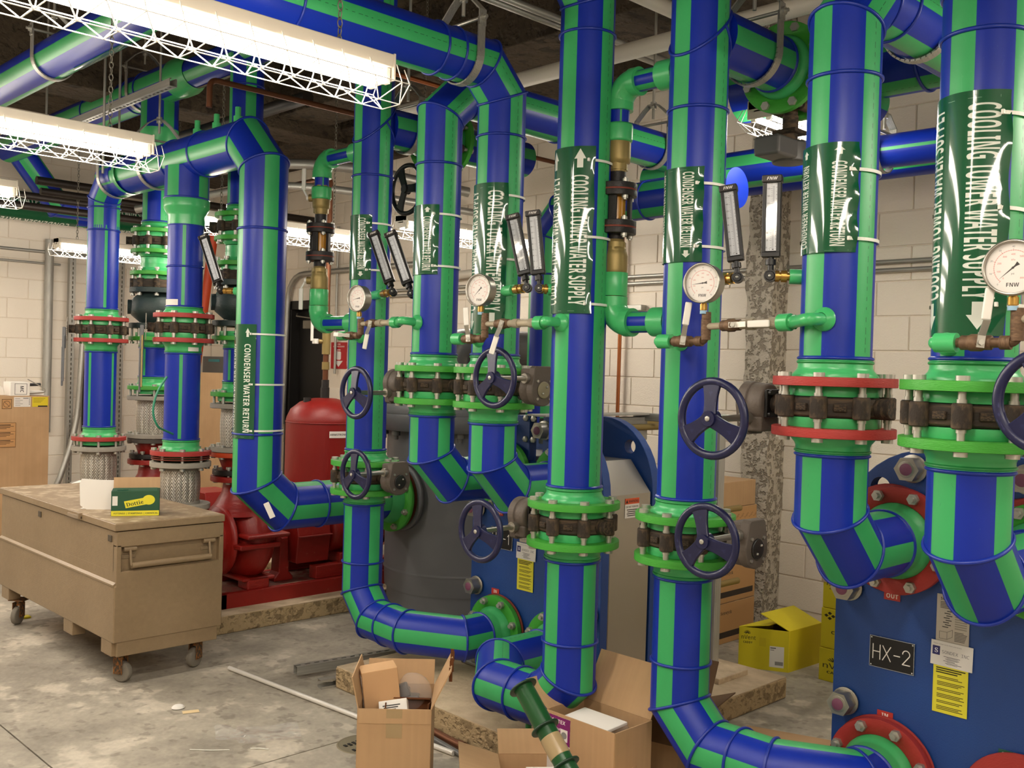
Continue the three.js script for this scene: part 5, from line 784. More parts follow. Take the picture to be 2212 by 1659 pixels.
// ---------- overhead pipes, hangers, conduits ----------
function hanger(label, x, y, z, r, axis, rodTop = CEIL) {   // clevis: strap under the pipe, yoke over it, cross bolt, threaded rod
  const T = thing('clevis_hanger', label, 'pipe hanger', [x, y - r, z]);
  const w = 0.036, t = 0.006, pr = []; // profile in plane across the pipe
  for (let i = 0; i <= 20; i++) { const a = R(180 + i * 9); pr.push([(r + 0.004) * Math.cos(a), (r + 0.004) * Math.sin(a)]); }
  const strap = (pts) => { const l = []; for (let i = 0; i < pts.length - 1; i++) { const [a, b] = [pts[i], pts[i + 1]], dx = b[0] - a[0], dy = b[1] - a[1], L = Math.hypot(dx, dy); l.push(new THREE.BoxGeometry(L + 0.003, t, w).rotateZ(Math.atan2(dy, dx)).translate((a[0] + b[0]) / 2, (a[1] + b[1]) / 2, 0)); } return mg(l); };
  const put = (g) => { if (axis === 'x') g.rotateY(Math.PI / 2); return g.translate(x, y, z); };
  const R2 = r + 0.004, h = r * 1.25;
  part(T, 'lower_strap', put(strap([[-R2, h], ...pr, [R2, h]])), M.galv);
  part(T, 'yoke', put(strap([[-R2 - 0.004, h - 0.03], [-R2 - 0.004, h + 0.03], [-R2 * 0.55, r * 2.0], [-0.025, r * 2.25], [0.025, r * 2.25], [R2 * 0.55, r * 2.0], [R2 + 0.004, h + 0.03], [R2 + 0.004, h - 0.03]])), M.galv);
  part(T, 'cross_bolt', put(mg([rod(V(-R2 - 0.03, h, 0), V(R2 + 0.03, h, 0), 0.007, 10), hexNut(V(R2 + 0.006, h, 0), V(1, 0, 0), 0.015, 0.012), hexNut(V(-R2 - 0.018, h, 0), V(1, 0, 0), 0.015, 0.012)])), M.zinc);
  part(T, 'hanger_rod', put(mg([rod(V(0, r * 2.0 - 0.05, 0), V(0, rodTop - y, 0), 0.0075, 8), hexNut(V(0, r * 2.25 + 0.004, 0), UP, 0.017, 0.013), hexNut(V(0, r * 2.25 - 0.02, 0), UP, 0.017, 0.013)])), M.zinc);
  return T;
}
hanger('steel clevis hanger round the overhead pipe at top centre', 2.63, 2.79, -3.025, 0.106, 'x');
hanger('steel clevis hanger on the tee branch beside the strip light end', 3.19, 2.75, -4.085, 0.106, 'x');
hanger('steel clevis hanger on the branch at the overhead green flanges', 3.16, 2.72, -2.02, 0.106, 'x');
hanger('steel clevis hanger round the bent pipe at top right', 3.12, 2.672, -1.39, 0.106, 'x');
hanger('steel clevis hanger round the low header at right, before the block wall', 4.6, 2.628, -2.2, 0.085, 'z');
hanger('steel clevis hanger seen through the gap beside the large sight glass line', 4.35, 2.775, -3.4, 0.106, 'x');
hanger('steel clevis hanger at the far end of the thick header over the pumps', 2.7, 2.725, -6.5, 0.13, 'z');
hanger('steel clevis hanger on the thick header between the two pump risers', 2.72, 2.725, -5.95, 0.13, 'z');
{
  let T = thing('header_pipe', 'low striped header before the right block wall with a green reducer', 'pipe', [4.6, 2.63, -2.2]);
  run(T, [V(4.6, 2.65, -3.6), V(4.6, 2.65, -2.42)], 0.1, { ph: 30, m: M.pipeP });
  part(T, 'reducer', lathe([[0.09, 0], [0.103, 0.0], [0.106, 0.006], [0.106, 0.1], [0.098, 0.13], [0.086, 0.16], [0.084, 0.2], [0.078, 0.2]], V(4.6, 2.645, -2.48), V(0, 0, 1), 40), M.stub);
  run(T, [V(4.6, 2.64, -2.3), V(4.6, 2.625, 0.4)], 0.08, { ph: 10, m: M.pipeT });
  T = thing('header_pipe', 'striped pipe just below the low header at the right wall', 'pipe', [4.95, 2.6, -2.0]); run(T, [V(4.95, 2.66, -3.4), V(4.95, 2.66, 0.4)], 0.08, { ph: -20, m: M.pipeT });
  T = thing('header_pipe', 'thick dark striped header high behind the bent pipe at top right', 'pipe', [4.0, 2.86, -1.0]); run(T, [V(4.0, 2.86, -2.6), V(4.0, 2.86, 1.5)], 0.135, { ph: 40, rings: [[0, 0.86]] });
  T = thing('drop_pipe', 'striped pipe dropping behind the central riser with an angled top', 'pipe', [4.2, 0.9, -4.03]); run(T, [V(4.2, 0.9, -4.03), V(4.2, 2.34, -4.03), V(4.2, 2.455, -3.915), V(4.2, 2.47, -2.75)], 0.1, { ph: 10, rings: [[0, 1.2], [2, 0.62]] });
  T = thing('header_pipe', 'large overhead striped header at the upper left running to the back', 'pipe', [1.9, 3.09, -6]); run(T, [V(1.9, 3.09, -9.6), V(1.9, 3.09, -3.6)], 0.1, { ph: 20, m: M.pipe, rings: [[0, 3.1]] });
  part(T, 'printed_sheet', new THREE.CylinderGeometry(0.104, 0.104, 0.62, 40, 1, true, 0, 4.2).rotateX(Math.PI / 2).translate(1.9, 3.09, -4.85), mkMat.wu);
  T = thing('header_pipe', 'overhead supply header with tee and reducer above the farther pump', 'pipe', [3.06, 3.42, -7]); run(T, [V(3.06, 3.43, -9.8), V(3.06, 3.43, -6.35)], 0.125, { ph: 35, rings: [[0, 2.0], [0, 2.75], [0, 2.95]] });
  part(T, 'reducer', lathe([[0.126, 0], [0.13, 0.01], [0.13, 0.12], [0.11, 0.19], [0.104, 0.24]], V(3.06, 3.43, -6.4), V(0, 0, 1), 40), M.stub); run(T, [V(3.06, 3.43, -6.2), V(3.06, 3.43, -4.4)], 0.1, { ph: 0, rings: [[0, 0.7]] });
  part(T, 'printed_sheet', new THREE.CylinderGeometry(0.104, 0.104, 0.6, 40, 1, true, 0, 4.2).rotateX(Math.PI / 2).translate(3.06, 3.43, -5.85), mkMat.cu);
  hanger('steel strap hanger on the overhead supply header at left', 3.06, 3.43, -6.95, 0.128, 'z'); hanger('steel strap hanger on the large upper left header', 1.9, 3.09, -5.42, 0.104, 'z');
  T = thing('supply_pipe', 'striped condenser water pipe running along the beige back wall at left', 'pipe', [3.5, 2.95, -10.3]); run(T, [V(0.5, 2.98, -10.3), V(5.5, 2.98, -10.3)], 0.125, { ph: 5 });
  for (const [x0, x1, k] of [[2.6, 3.85, 'CONDENSER WATER SUPPLY'], [3.95, 4.62, 'CONDENSER WATER SUPPLY']]) part(T, 'printed_sheet', new THREE.CylinderGeometry(0.129, 0.129, x1 - x0, 36, 1, true, Math.PI * 0.0, Math.PI * 1.1).rotateZ(Math.PI / 2).rotateX(2.2).translate((x0 + x1) / 2, 2.98, -10.3), longMk);
  T = thing('offset_pipe', 'striped pipe with two angled bends in front of the back wall pipe', 'pipe', [3.3, 3.0, -9.9]); run(T, [V(3.2, 3.52, -7.2), V(3.2, 3.52, -9.2), V(3.1, 3.46, -9.75), V(3.55, 3.0, -9.95), V(4.1, 3.0, -9.98)], 0.12, { ph: 25 });
}
// small lines: name, label, category, points, radius, material
const line = (name, label, cat, pts, r, m, f = 0.1) => centred(name, label, cat, bent(pts.map((p) => V(...p)), r, f, 10), m);
line('copper_pipe', 'bright copper pipe crossing the ceiling at top centre', 'pipe', [[2.4, 3.22, -4.6], [5.55, 3.22, -4.6]], 0.014, M.copper);
line('copper_pipe', 'copper pipe passing behind the strip light guard at upper left', 'pipe', [[2.55, 2.9, -4.98], [2.55, 3.05, -4.98], [5.4, 3.05, -4.98]], 0.016, M.copperOld, 0.05);
line('copper_pipe', 'left one of two thin copper pipes on the wall behind the large sight glass line', 'pipe', [[5.6, 2.9, -4.87], [5.6, 0.1, -4.87]], 0.014, M.copper);
line('copper_pipe', 'right one of two thin copper pipes on the wall, in a strut clamp', 'pipe', [[5.6, 2.9, -4.62], [5.6, 0.1, -4.62]], 0.014, M.copper);
line('white_pipe', 'white ceiling pipe sloping past the central riser top', 'pipe', [[4.0, 3.2, -5.6], [4.0, 3.2, -2.2]], 0.045, M.whitePipe);
line('white_pipe', 'white ceiling pipe nearest the upper right flanges', 'pipe', [[3.0, 3.45, -3.2], [5.5, 3.45, -3.2]], 0.04, M.whitePipe);
line('conduit', 'upper grey conduit bending behind the left riser top', 'conduit', [[3.4, 2.95, -7.9], [4.1, 3.12, -7.0], [4.6, 3.12, -6.6], [5.5, 3.0, -6.2]], 0.042, M.galv, 0.5);
line('conduit', 'second grey conduit bending below the upper one, behind the left riser top', 'conduit', [[3.3, 2.7, -7.6], [4.0, 2.92, -6.9], [4.4, 2.92, -6.6], [5.5, 2.82, -6.1]], 0.03, M.galv, 0.5);
line('conduit', 'pair of bright conduits at the ceiling right of top centre', 'conduit', [[3.2, 3.42, -3.75], [5.6, 3.42, -3.75]], 0.02, M.galv);
line('conduit', 'bright conduit beside the pair at the ceiling right of top centre', 'conduit', [[3.2, 3.42, -3.68], [5.6, 3.42, -3.68]], 0.02, M.galv);
line('conduit', 'upper one of two thin conduits along the right block wall', 'conduit', [[5.62, 2.235, 1.5], [5.62, 2.235, -7.9]], 0.014, M.galv);
line('conduit', 'lower one of two thin conduits along the right block wall', 'conduit', [[5.62, 2.185, 1.5], [5.62, 2.185, -7.9]], 0.014, M.galv);
line('conduit', 'pale conduit bowing over beside the dark door', 'conduit', [[5.6, 0.9, -9.16], [5.6, 2.46, -9.1], [5.6, 2.46, -7.0]], 0.028, M.galv, 0.3);
line('conduit', 'thin vertical conduit above the red fire sign', 'conduit', [[5.62, 2.9, -8.25], [5.62, 1.45, -8.25]], 0.013, M.galv);
line('conduit', 'pale conduit arch behind the leaning thermometers', 'conduit', [[5.55, 1.5, -6.9], [5.55, 2.3, -6.9], [5.55, 2.36, -5.6], [5.55, 2.36, -5.0]], 0.035, M.whitePipe, 0.3);
line('black_pipe', 'upper dark pipe running behind the left riser under the ceiling', 'pipe', [[2.9, 2.98, -8.6], [5.6, 2.98, -8.6]], 0.035, M.blackPipe);
line('black_pipe', 'lower dark pipe running behind the left riser under the ceiling', 'pipe', [[2.9, 2.88, -8.5], [5.6, 2.88, -8.5]], 0.03, M.blackPipe);
line('black_pipe', 'dark insulated pipe seen behind the elbow at upper left', 'pipe', [[3.3, 3.15, -8.0], [3.3, 3.15, -5.2]], 0.04, M.blackPipe);
line('black_pipe', 'pair of dark pipes at far left with yellow arrows, upper', 'pipe', [[2.2, 2.98, -9.5], [5.0, 2.98, -9.5]], 0.035, M.blackPipe);
line('black_pipe', 'pair of dark pipes at far left with yellow arrows, lower', 'pipe', [[2.2, 2.88, -9.45], [5.0, 2.88, -9.45]], 0.035, M.blackPipe);
line('vertical_conduit', 'tall pale conduit on the beige wall at far left', 'conduit', [[3.78, 2.75, -10.78], [3.78, 0.75, -10.78]], 0.045, M.galvM);
line('conduit', 'upper thin conduit on the beige back wall at left', 'conduit', [[2.4, 2.62, -10.8], [4.5, 2.62, -10.8]], 0.017, M.galv);
line('conduit', 'lower thin conduit on the beige back wall at left', 'conduit', [[2.2, 2.5, -10.8], [3.9, 2.5, -10.8]], 0.012, M.galvM);
centred('strut_clamp', 'perforated strut holding the two thin copper pipes', 'bracket', mg([boxMM([5.585, 1.99, -5.02], [5.645, 2.03, -4.42], 0.004), boxMM([5.57, 1.995, -4.66], [5.588, 2.025, -4.58], 0.002)]), M.galv);
// slotted strut post near the door, and strut trapeze overhead
function strut(label, a, b, w = 0.041, open = V(0, 0, 1)) {
  const d = b.clone().sub(a), L = d.length(); d.normalize(); const o = open.clone().addScaledVector(d, -open.dot(d)).normalize(), x = d.clone().cross(o), t = 0.0028, g = [];
  const put = (q) => q.applyMatrix4(new THREE.Matrix4().makeBasis(x, d, o).setPosition(a));
  g.push(box(t, L, w, -w / 2, L / 2, 0), box(t, L, w, w / 2, L / 2, 0), box(0.01, L, t, -w / 2 + 0.005, L / 2, w / 2), box(0.01, L, t, w / 2 - 0.005, L / 2, w / 2));
  const n = Math.round(L / 0.05); for (let i = 0; i < n; i++) { const y = (i + 0.5) * L / n, hl = L / n; g.push(box(w, hl * 0.42, t, 0, y + hl * 0.29, -w / 2), box((w - 0.014) / 2, hl * 0.58, t, -(w + 0.014) / 4, y - hl * 0.21, -w / 2), box((w - 0.014) / 2, hl * 0.58, t, (w + 0.014) / 4, y - hl * 0.21, -w / 2)); }
  return centred('strut_channel', label, 'channel', put(mg(g)), M.galv);
}
strut('slotted strut post standing left of the small sight glass line', V(5.3, 0.0, -8.72), V(5.3, CEIL, -8.72), 0.041, V(1, 0, 0));
strut('slotted strut hung under the ceiling between the two upper left headers', V(2.45, 3.05, -7.6), V(2.45, 3.05, -5.2), 0.041, UP);
strut('vertical strut upright at the beige wall behind the leftmost riser', V(3.98, 0.0, -10.7), V(3.98, 2.6, -10.7), 0.06, V(0, 0, -1));
strut('second vertical strut upright right of the leftmost riser', V(4.5, 0.0, -10.7), V(4.5, 2.7, -10.7), 0.06, V(0, 0, -1));
for (const [x, z, y0, lab] of [[2.45, -5.9, 3.07, 'thin threaded rod holding the overhead strut, nearer one'], [2.45, -7.1, 3.07, 'thin threaded rod holding the overhead strut, farther one'], [2.3, -5.75, 2.6, 'pale hanging rod beside the second strip light'], [4.0, -2.75, 3.2, 'thin ceiling rod right of the central riser']]) one('hanger_rod', lab, 'rod', rod(V(x, y0, z), V(x, CEIL, z), 0.008, 8), M.galv);
// red fire extinguisher sign and grey name sign
{
  const fx = canvasTex(220, 280, (g, w, h) => { g.fillStyle = '#b3121c'; g.fillRect(0, 0, w, h); g.strokeStyle = '#e9e2dc'; g.fillStyle = '#e9e2dc'; g.font = 'bold 22px sans-serif'; g.textAlign = 'center'; g.fillText('FIRE', w / 2, 28); g.fillText('EXTINGUISHER', w / 2, 52, 180); g.beginPath(); g.roundRect(78, 96, 64, 90, 16); g.fill(); g.lineWidth = 7; g.beginPath(); g.moveTo(92, 92); g.quadraticCurveTo(60, 100, 58, 150); g.stroke(); g.fillRect(84, 76, 50, 10); g.beginPath(); g.moveTo(50, 196); g.lineTo(170, 196); g.lineTo(110, 262); g.fill(); });
  centred('fire_extinguisher_sign', 'red fire extinguisher sign on the block wall by the dark door', 'sign', boxMM([XW - 0.012, 1.5, -8.35], [XW - 0.008, 1.76, -8.08]), print(fx));
  const s2 = canvasTex(160, 80, (g, w, h) => { g.fillStyle = '#3d3a38'; g.fillRect(0, 0, w, h); g.fillStyle = '#d6d2ca'; g.font = '54px sans-serif'; g.fillText('VFD-2', 6, 60, 148); });
  const T = thing('grey_cabinet', 'grey cabinet behind the middle risers, dark plate ending in 2 above it', 'cabinet', [5.3, 0, -4.75]);
  part(T, 'case', tri(boxMM([5.38, 0, -5.75], [5.62, 1.62, -4.95], 0.01)), M.greyEl); part(T, 'plate', boxMM([5.375, 1.68, -5.55], [5.379, 1.8, -5.3]), print(s2)); part(T, 'white_back', boxMM([5.56, 1.62, -5.75], [5.6, 1.95, -4.95], 0.004), M.whitePipe);
}
// ---------- job box ----------
{
  const x0 = 1.93, x1 = 2.482, z1 = -4.585, z0 = -6.2, T = thing('job_box', 'tan steel job box on rusty casters at lower left', 'tool chest', [2.2, 0, -5.4]);
  part(T, 'body_lower', tri(boxMM([x0, 0.21, z0], [x1, 0.48, z1], 0.006)), M.tan);
  part(T, 'step_ridge', tri(extr([[0, 0], [0.012, 0.012], [0.012, 0.02], [0, 0.03]].map(([a, b]) => [-a, b]), z1 - z0 - 0.01, 0).translate(x0 + 0.008, 0.465, z0 + 0.005)), M.tan);
  part(T, 'body_upper', tri(mg([boxMM([x0 + 0.008, 0.47, z0], [x1, 0.545, z1], 0.004), boxMM([x0 + 0.008, 0.54, z0], [x1, 0.733, z1 - 0.03], 0.004), boxMM([x0 + 0.008, 0.66, z1 - 0.04], [x1, 0.733, z1], 0.004), boxMM([x0 + 0.008, 0.54, z1 - 0.04], [x0 + 0.03, 0.67, z1], 0.002), boxMM([x1 - 0.022, 0.54, z1 - 0.04], [x1, 0.67, z1], 0.002)])), M.tan);
  part(T, 'lid', tri(boxMM([x0 - 0.004, 0.737, z0 - 0.004], [x1 + 0.004, 0.773, z1 + 0.004], 0.005)), M.tan);
  part(T, 'lid_top', tri(boxMM([x0 + 0.002, 0.772, z0 + 0.002], [x1 - 0.002, 0.7745, z1 - 0.002], 0.001), 1.2), M.tanTop);
  part(T, 'end_handle', mg([rod(V(x0 + 0.075, 0.572, z1 + 0.012), V(x1 - 0.075, 0.572, z1 + 0.012), 0.014), ...[x0 + 0.075, x1 - 0.075].flatMap((x) => [rod(V(x, 0.572, z1 + 0.012), V(x, 0.645, z1 - 0.004), 0.006), rod(V(x - 0.03, 0.648, z1 - 0.012), V(x + 0.03, 0.648, z1 - 0.012), 0.013), boxMM([x - 0.035, 0.6, z1 - 0.032], [x + 0.035, 0.62, z1 - 0.026], 0.002)])]), M.tan);
  part(T, 'lock_slot', mg([boxMM([x0 + 0.003, 0.68, z1 - 0.095], [x0 + 0.0085, 0.71, z1 - 0.055], 0.002), boxMM([x0 + 0.003, 0.68, -5.6], [x0 + 0.0085, 0.71, -5.56], 0.002)]), M.tanDark);
  part(T, 'lid_hasp', mg([boxMM([x0 - 0.012, 0.74, -5.15], [x0 + 0.0, 0.76, -4.98], 0.003), boxMM([x0 - 0.02, 0.745, -5.0], [x0 + 0.03, 0.775, -4.98], 0.003)]), M.tan);
  part(T, 'skid_skirt', tri(boxMM([x0 + 0.02, 0.142, z1 - 0.05], [x1 - 0.02, 0.215, z1 - 0.006], 0.004)), M.tan);
  for (const z of [z1 - 0.09, -5.15, z0 + 0.1]) part(T, 'skid', tri(mg([boxMM([x0 + 0.004, 0.142, z - 0.06], [x0 + 0.07, 0.215, z + 0.06], 0.004), boxMM([x1 - 0.09, 0.142, z - 0.06], [x1 - 0.02, 0.215, z + 0.06], 0.004)])), M.tan);
  for (const [x, z, a] of [[2.0, -4.68, 0.5], [2.4, -4.68, -1.1], [2.0, -6.05, -0.9], [2.4, -6.05, 0.3]]) {
    const c = part(T, 'caster', mg([box(0.09, 0.006, 0.09, 0, 0.139, 0), rod(V(0, 0.105, 0), V(0, 0.139, 0), 0.022), box(0.004, 0.085, 0.05, -0.022, 0.083, 0.012, 0.001), box(0.004, 0.085, 0.05, 0.022, 0.083, 0.012, 0.001), rod(V(-0.03, 0.05, 0.02), V(0.03, 0.05, 0.02), 0.007)]).rotateY(a).translate(x, 0, z), M.rust);
    part(c, 'caster_wheel', mg([orient(lathe([[0.012, -0.016], [0.042, -0.016], [0.05, -0.011], [0.05, 0.011], [0.042, 0.016], [0.012, 0.016]], V(0, 0, 0), V(1, 0, 0), 28), V(0, 0.05, 0.02), UP)]).rotateY(a).translate(x, 0, z), M.wheelGrey);
  }
}
// ---------- cartons ----------
const CT = 0.004;
function carton(name, label, cx, cy, cz, w, h, d, ry, flaps, m = M.card, group, inside = M.card) {   // open box: flaps [front, back, left, right] = degrees above level, null for none
  const T = thing(name, label, 'box', [cx, cy, cz], { ry, local: true, group });
  if (!flaps) { part(T, 'carton', tri(box(w, h, d, 0, h / 2, 0, 0.003)), m); return T; }
  part(T, 'side', tri(box(w, h, CT, 0, h / 2, d / 2)), m); part(T, 'side', tri(box(w, h, CT, 0, h / 2, -d / 2)), inside); part(T, 'side', tri(box(CT, h, d, -w / 2, h / 2, 0)), m); part(T, 'side', tri(box(CT, h, d, w / 2, h / 2, 0)), m); part(T, 'bottom', tri(box(w, CT, d, 0, CT, 0)), inside);
  flaps.forEach((f, i) => { if (f === null) return; const [ang, lenF, lift = 0] = f, L = lenF ?? (i < 2 ? d / 2 : w / 2), W = i < 2 ? w : d; let g = tri(box(W - 0.006, CT, L, 0, 0, L / 2)); g.rotateX(-R(ang)).translate(0, h + lift, 0); if (i === 0) g.translate(0, 0, d / 2); else if (i === 1) g.rotateY(Math.PI).translate(0, 0, -d / 2); else if (i === 2) g.rotateY(-Math.PI / 2).translate(-w / 2, 0, 0); else g.rotateY(Math.PI / 2).translate(w / 2, 0, 0); part(T, 'flap', g, m); });
  return T;
}
// A: open box in front
{
  const ry = R(-42.6), T = carton('cardboard_box', 'open brown cardboard box full of small cartons, front centre on the floor', 2.225, 0, -2.815, 0.253, 0.36, 0.28, ry, [[-88, 0.05], [72, 0.09], [78, 0.11], [64, 0.15]]);
  part(T, 'clear_tape', new THREE.BoxGeometry(0.055, 0.1, 0.001).translate(0.0, 0.31, 0.1426), M.tape);
  part(T, 'torn_edge', mg(Array.from({ length: 9 }, (_, k) => box(0.012, 0.025 + 0.012 * (k % 3), 0.004, 0.19 + 0.002 * (k % 2), 0.47 + 0.01 * (k % 4), -0.12 + k * 0.027).rotateZ(0))), M.cardIn);
  const P = (lx, y, lz) => { const v = V(lx, 0, lz).applyAxisAngle(UP, ry); return [2.225 + v.x, y, -2.815 + v.z]; };
  const lbl = canvasTex(160, 90, (g, w, h) => { g.fillStyle = '#e4e0d8'; g.fillRect(0, 0, w, h); g.fillStyle = '#2a2826'; for (let i = 0; i < 3; i++) g.fillRect(16 + i * 6, 14 + i * 11, 110 - i * 20, 6); for (let i = 0; i < 14; i++) g.fillRect(60 + i * 5, 62, 1 + (i * 7) % 3, 20); g.strokeRect(40, 48, 60, 12); });
  let q = thing('small_carton', 'small tan carton standing tilted inside the open brown box', 'box', P(-0.05, 0.22, -0.03), { ry: ry + 0.25, rz: 0.12, local: true }); part(q, 'carton', tri(box(0.13, 0.24, 0.09, 0, 0.12, 0, 0.003)), M.cardTan); part(q, 'side_label', new THREE.BoxGeometry(0.001, 0.2, 0.07).translate(-0.066, 0.12, 0), print(lbl));
  q = thing('small_carton', 'small dark open carton lying in front inside the brown box', 'box', P(0.04, 0.27, 0.05), { ry: ry - 0.05, rx: -0.25, local: true }); part(q, 'carton', tri(mg([box(0.15, 0.004, 0.1, 0, 0.0, 0), box(0.15, 0.09, 0.004, 0, 0.045, -0.05), box(0.004, 0.08, 0.1, -0.075, 0.04, 0), box(0.004, 0.08, 0.1, 0.075, 0.04, 0), box(0.15, 0.004, 0.035, 0, 0.092, -0.035)])), M.cardIn);
  q = thing('white_label_carton', 'white labelled little carton at the front rim of the brown box', 'box', P(0.0, 0.28, 0.085), { ry: ry - 0.08, rx: -0.5, rz: 0.18, local: true }); part(q, 'carton', box(0.1, 0.075, 0.05, 0, 0.05, 0, 0.002), M.paper); part(q, 'label', new THREE.BoxGeometry(0.09, 0.06, 0.001).translate(0, 0.05, 0.0256), print(lbl));
  q = thing('plastic_bag', 'clear plastic bag of grey fittings inside the open brown box', 'bag', P(0.05, 0.24, -0.05), { ry, local: true }); { const g = new THREE.IcosahedronGeometry(0.07, 3), p = g.attributes.position; for (let i = 0; i < p.count; i++) { const s = 1 + 0.35 * (fbm((p.getX(i) + 1) / 2, (p.getY(i) + p.getZ(i) + 2) / 4, 16, 3, 3) - 0.5); p.setXYZ(i, p.getX(i) * s, p.getY(i) * s * 1.4 + 0.1, p.getZ(i) * s * 0.7); } g.computeVertexNormals(); part(q, 'film', g, M.filmy); part(q, 'fittings', mg([box(0.05, 0.04, 0.05, 0, 0.09, 0, 0.006), box(0.04, 0.05, 0.03, 0.02, 0.13, 0.01, 0.006).rotateZ(0.4), box(0.04, 0.03, 0.04, -0.03, 0.12, 0, 0.006)]), M.greyEl); }
}
// cantex box
{
  const T = carton('cardboard_box', 'open cardboard box with a purple and white product label, leaning at front centre', 2.705, 0.0, -2.275, 0.2, 0.33, 0.315, 0, [null, [35, 0.14], null, [62, 0.19]]);
  const t = canvasTex(200, 420, (g, w, h) => { g.fillStyle = '#ded9d2'; g.fillRect(0, 0, w, h); g.fillStyle = '#7b2068'; g.fillRect(0, 0, w, 190); g.fillStyle = '#e8e2de'; g.font = 'bold 38px sans-serif'; g.fillText('CANTEX', 14, 48, 172); g.font = 'bold 25px sans-serif'; g.fillText('Terminal', 14, 96); g.fillText('Adapters', 14, 126); g.fillRect(118, 80, 62, 84); g.fillStyle = '#8b8b88'; g.beginPath(); g.arc(150, 122, 24, 0, 7); g.fill(); g.fillStyle = '#c3423a'; g.font = 'bold 44px sans-serif'; g.fillText('3/4"', 10, 244); g.fillStyle = '#6a6460'; for (let i = 0; i < 3; i++) g.fillRect(100, 222 + i * 14, 70 - i * 9, 5); g.fillStyle = '#1d1c1c'; for (let i = 0; i < 24; i++) g.fillRect(70 + i * 5, 320, 1 + (i * 5) % 4, 60); });
  part(T, 'product_label', new THREE.BoxGeometry(0.001, 0.21, 0.11).translate(-0.1026, 0.215, -0.098), labelMat(t, 'nx'));
  part(T, 'paper_bundle', box(0.13, 0.012, 0.2, -0.01, 0.315, 0.0, 0.003).rotateZ(0.05), M.paper); part(T, 'plastic_wrap', new THREE.SphereGeometry(0.06, 12, 8).scale(1, 0.4, 1.2).translate(0.04, 0.29, 0.02), M.filmy);
}
function labelMat(t) { return print(t, 0.5); }
carton('cardboard_box', 'plain brown carton on the floor under the front pipe elbow', 3.12, 0, -2.33, 0.3, 0.2, 0.28, 0.3, null);
carton('cardboard_box', 'low open carton wedged behind the labelled box, dark inside', 3.06, 0.2, -2.22, 0.26, 0.12, 0.22, 0.25, [[20, 0.1], null, null, [55, 0.14]], M.cardDark);
{ const T = carton('cardboard_box', 'brown carton with loose printed flaps, cut by the bottom edge at centre', 2.5, 0, -2.33, 0.32, 0.17, 0.28, R(-40), [[12, 0.14], [25, 0.12], [18, 0.15], [8, 0.15]]); part(T, 'packing_slip', new THREE.BoxGeometry(0.12, 0.001, 0.09).rotateX(0.2).translate(-0.02, 0.205, 0.13), M.paper); }
{ const T = thing('flat_cardboard', 'flattened cardboard sheet on the floor under the curved front pipe', 'cardboard', [3.66, 0, -2.1], { ry: R(20), local: true }); part(T, 'sheet', tri(box(0.2, 0.005, 0.45, -0.1, 0.03, 0, 0).rotateZ(0.08)), M.card); part(T, 'sheet', tri(box(0.22, 0.005, 0.42, 0.12, 0.025, 0.02, 0).rotateZ(-0.06)), M.card); }
// green plastic core leaning on the boxes
{
  const p0 = V(2.06, 0.32, -1.72), p1 = V(2.095, 0.61, -2.06), d = p1.clone().sub(p0).normalize(), b = V(2.03, 0.0, -1.36), L = p1.distanceTo(b), dd = p1.clone().sub(b).normalize();
  const T = thing('plastic_spool', 'leaning translucent green plastic tube with dark flanged rings, bottom centre', 'spool', [b.x, 0, b.z]);
  part(T, 'tube', lathe([[0.03, 0.02], [0.03, L], [0.027, L], [0.027, 0.02], [0.03, 0.02]], b, dd, 40), M.plasticGreen);
  for (const t of [L - 0.005, L - 0.142, L - 0.262, L - 0.39]) part(T, 'flange', lathe([[0.028, -0.003], [0.043, -0.003], [0.044, 0], [0.043, 0.003], [0.028, 0.003]], b.clone().addScaledVector(dd, t), dd, 40), M.plasticDark);
  part(T, 'clear_tape', lathe([[0.0306, L - 0.235], [0.0312, L - 0.232], [0.0312, L - 0.175], [0.0306, L - 0.172]], b, dd, 40), M.tape);
  part(T, 'core_rod', rod(b.clone().addScaledVector(dd, 0.01), b.clone().addScaledVector(dd, L - 0.02), 0.012, 12), M.plasticDark);
}
// yellow boxes
const nv = (extra) => canvasTex(400, 330, (g, w, h) => { g.fillStyle = '#cfc11c'; g.fillRect(0, 0, w, h); g.fillStyle = '#2b2a10'; g.strokeStyle = '#2b2a10'; extra(g, w, h); });
const nventLogo = (g, x, y, s) => { g.lineWidth = s * 0.05; g.lineCap = 'round'; for (let i = 0; i < 7; i++) { const a = R(200 + i * 23); g.beginPath(); g.moveTo(x + s * 0.55 + Math.cos(a) * s * 0.1, y - s * 0.42 + Math.sin(a) * s * 0.1); g.lineTo(x + s * 0.55 + Math.cos(a) * s * 0.3, y - s * 0.42 + Math.sin(a) * s * 0.3); g.stroke(); } g.font = s * 0.5 + 'px sans-serif'; g.fillText('nVent', x, y + s * 0.05); g.font = 'bold ' + s * 0.25 + 'px sans-serif'; g.fillText('CADDY', x + s * 0.2, y + s * 0.42); };
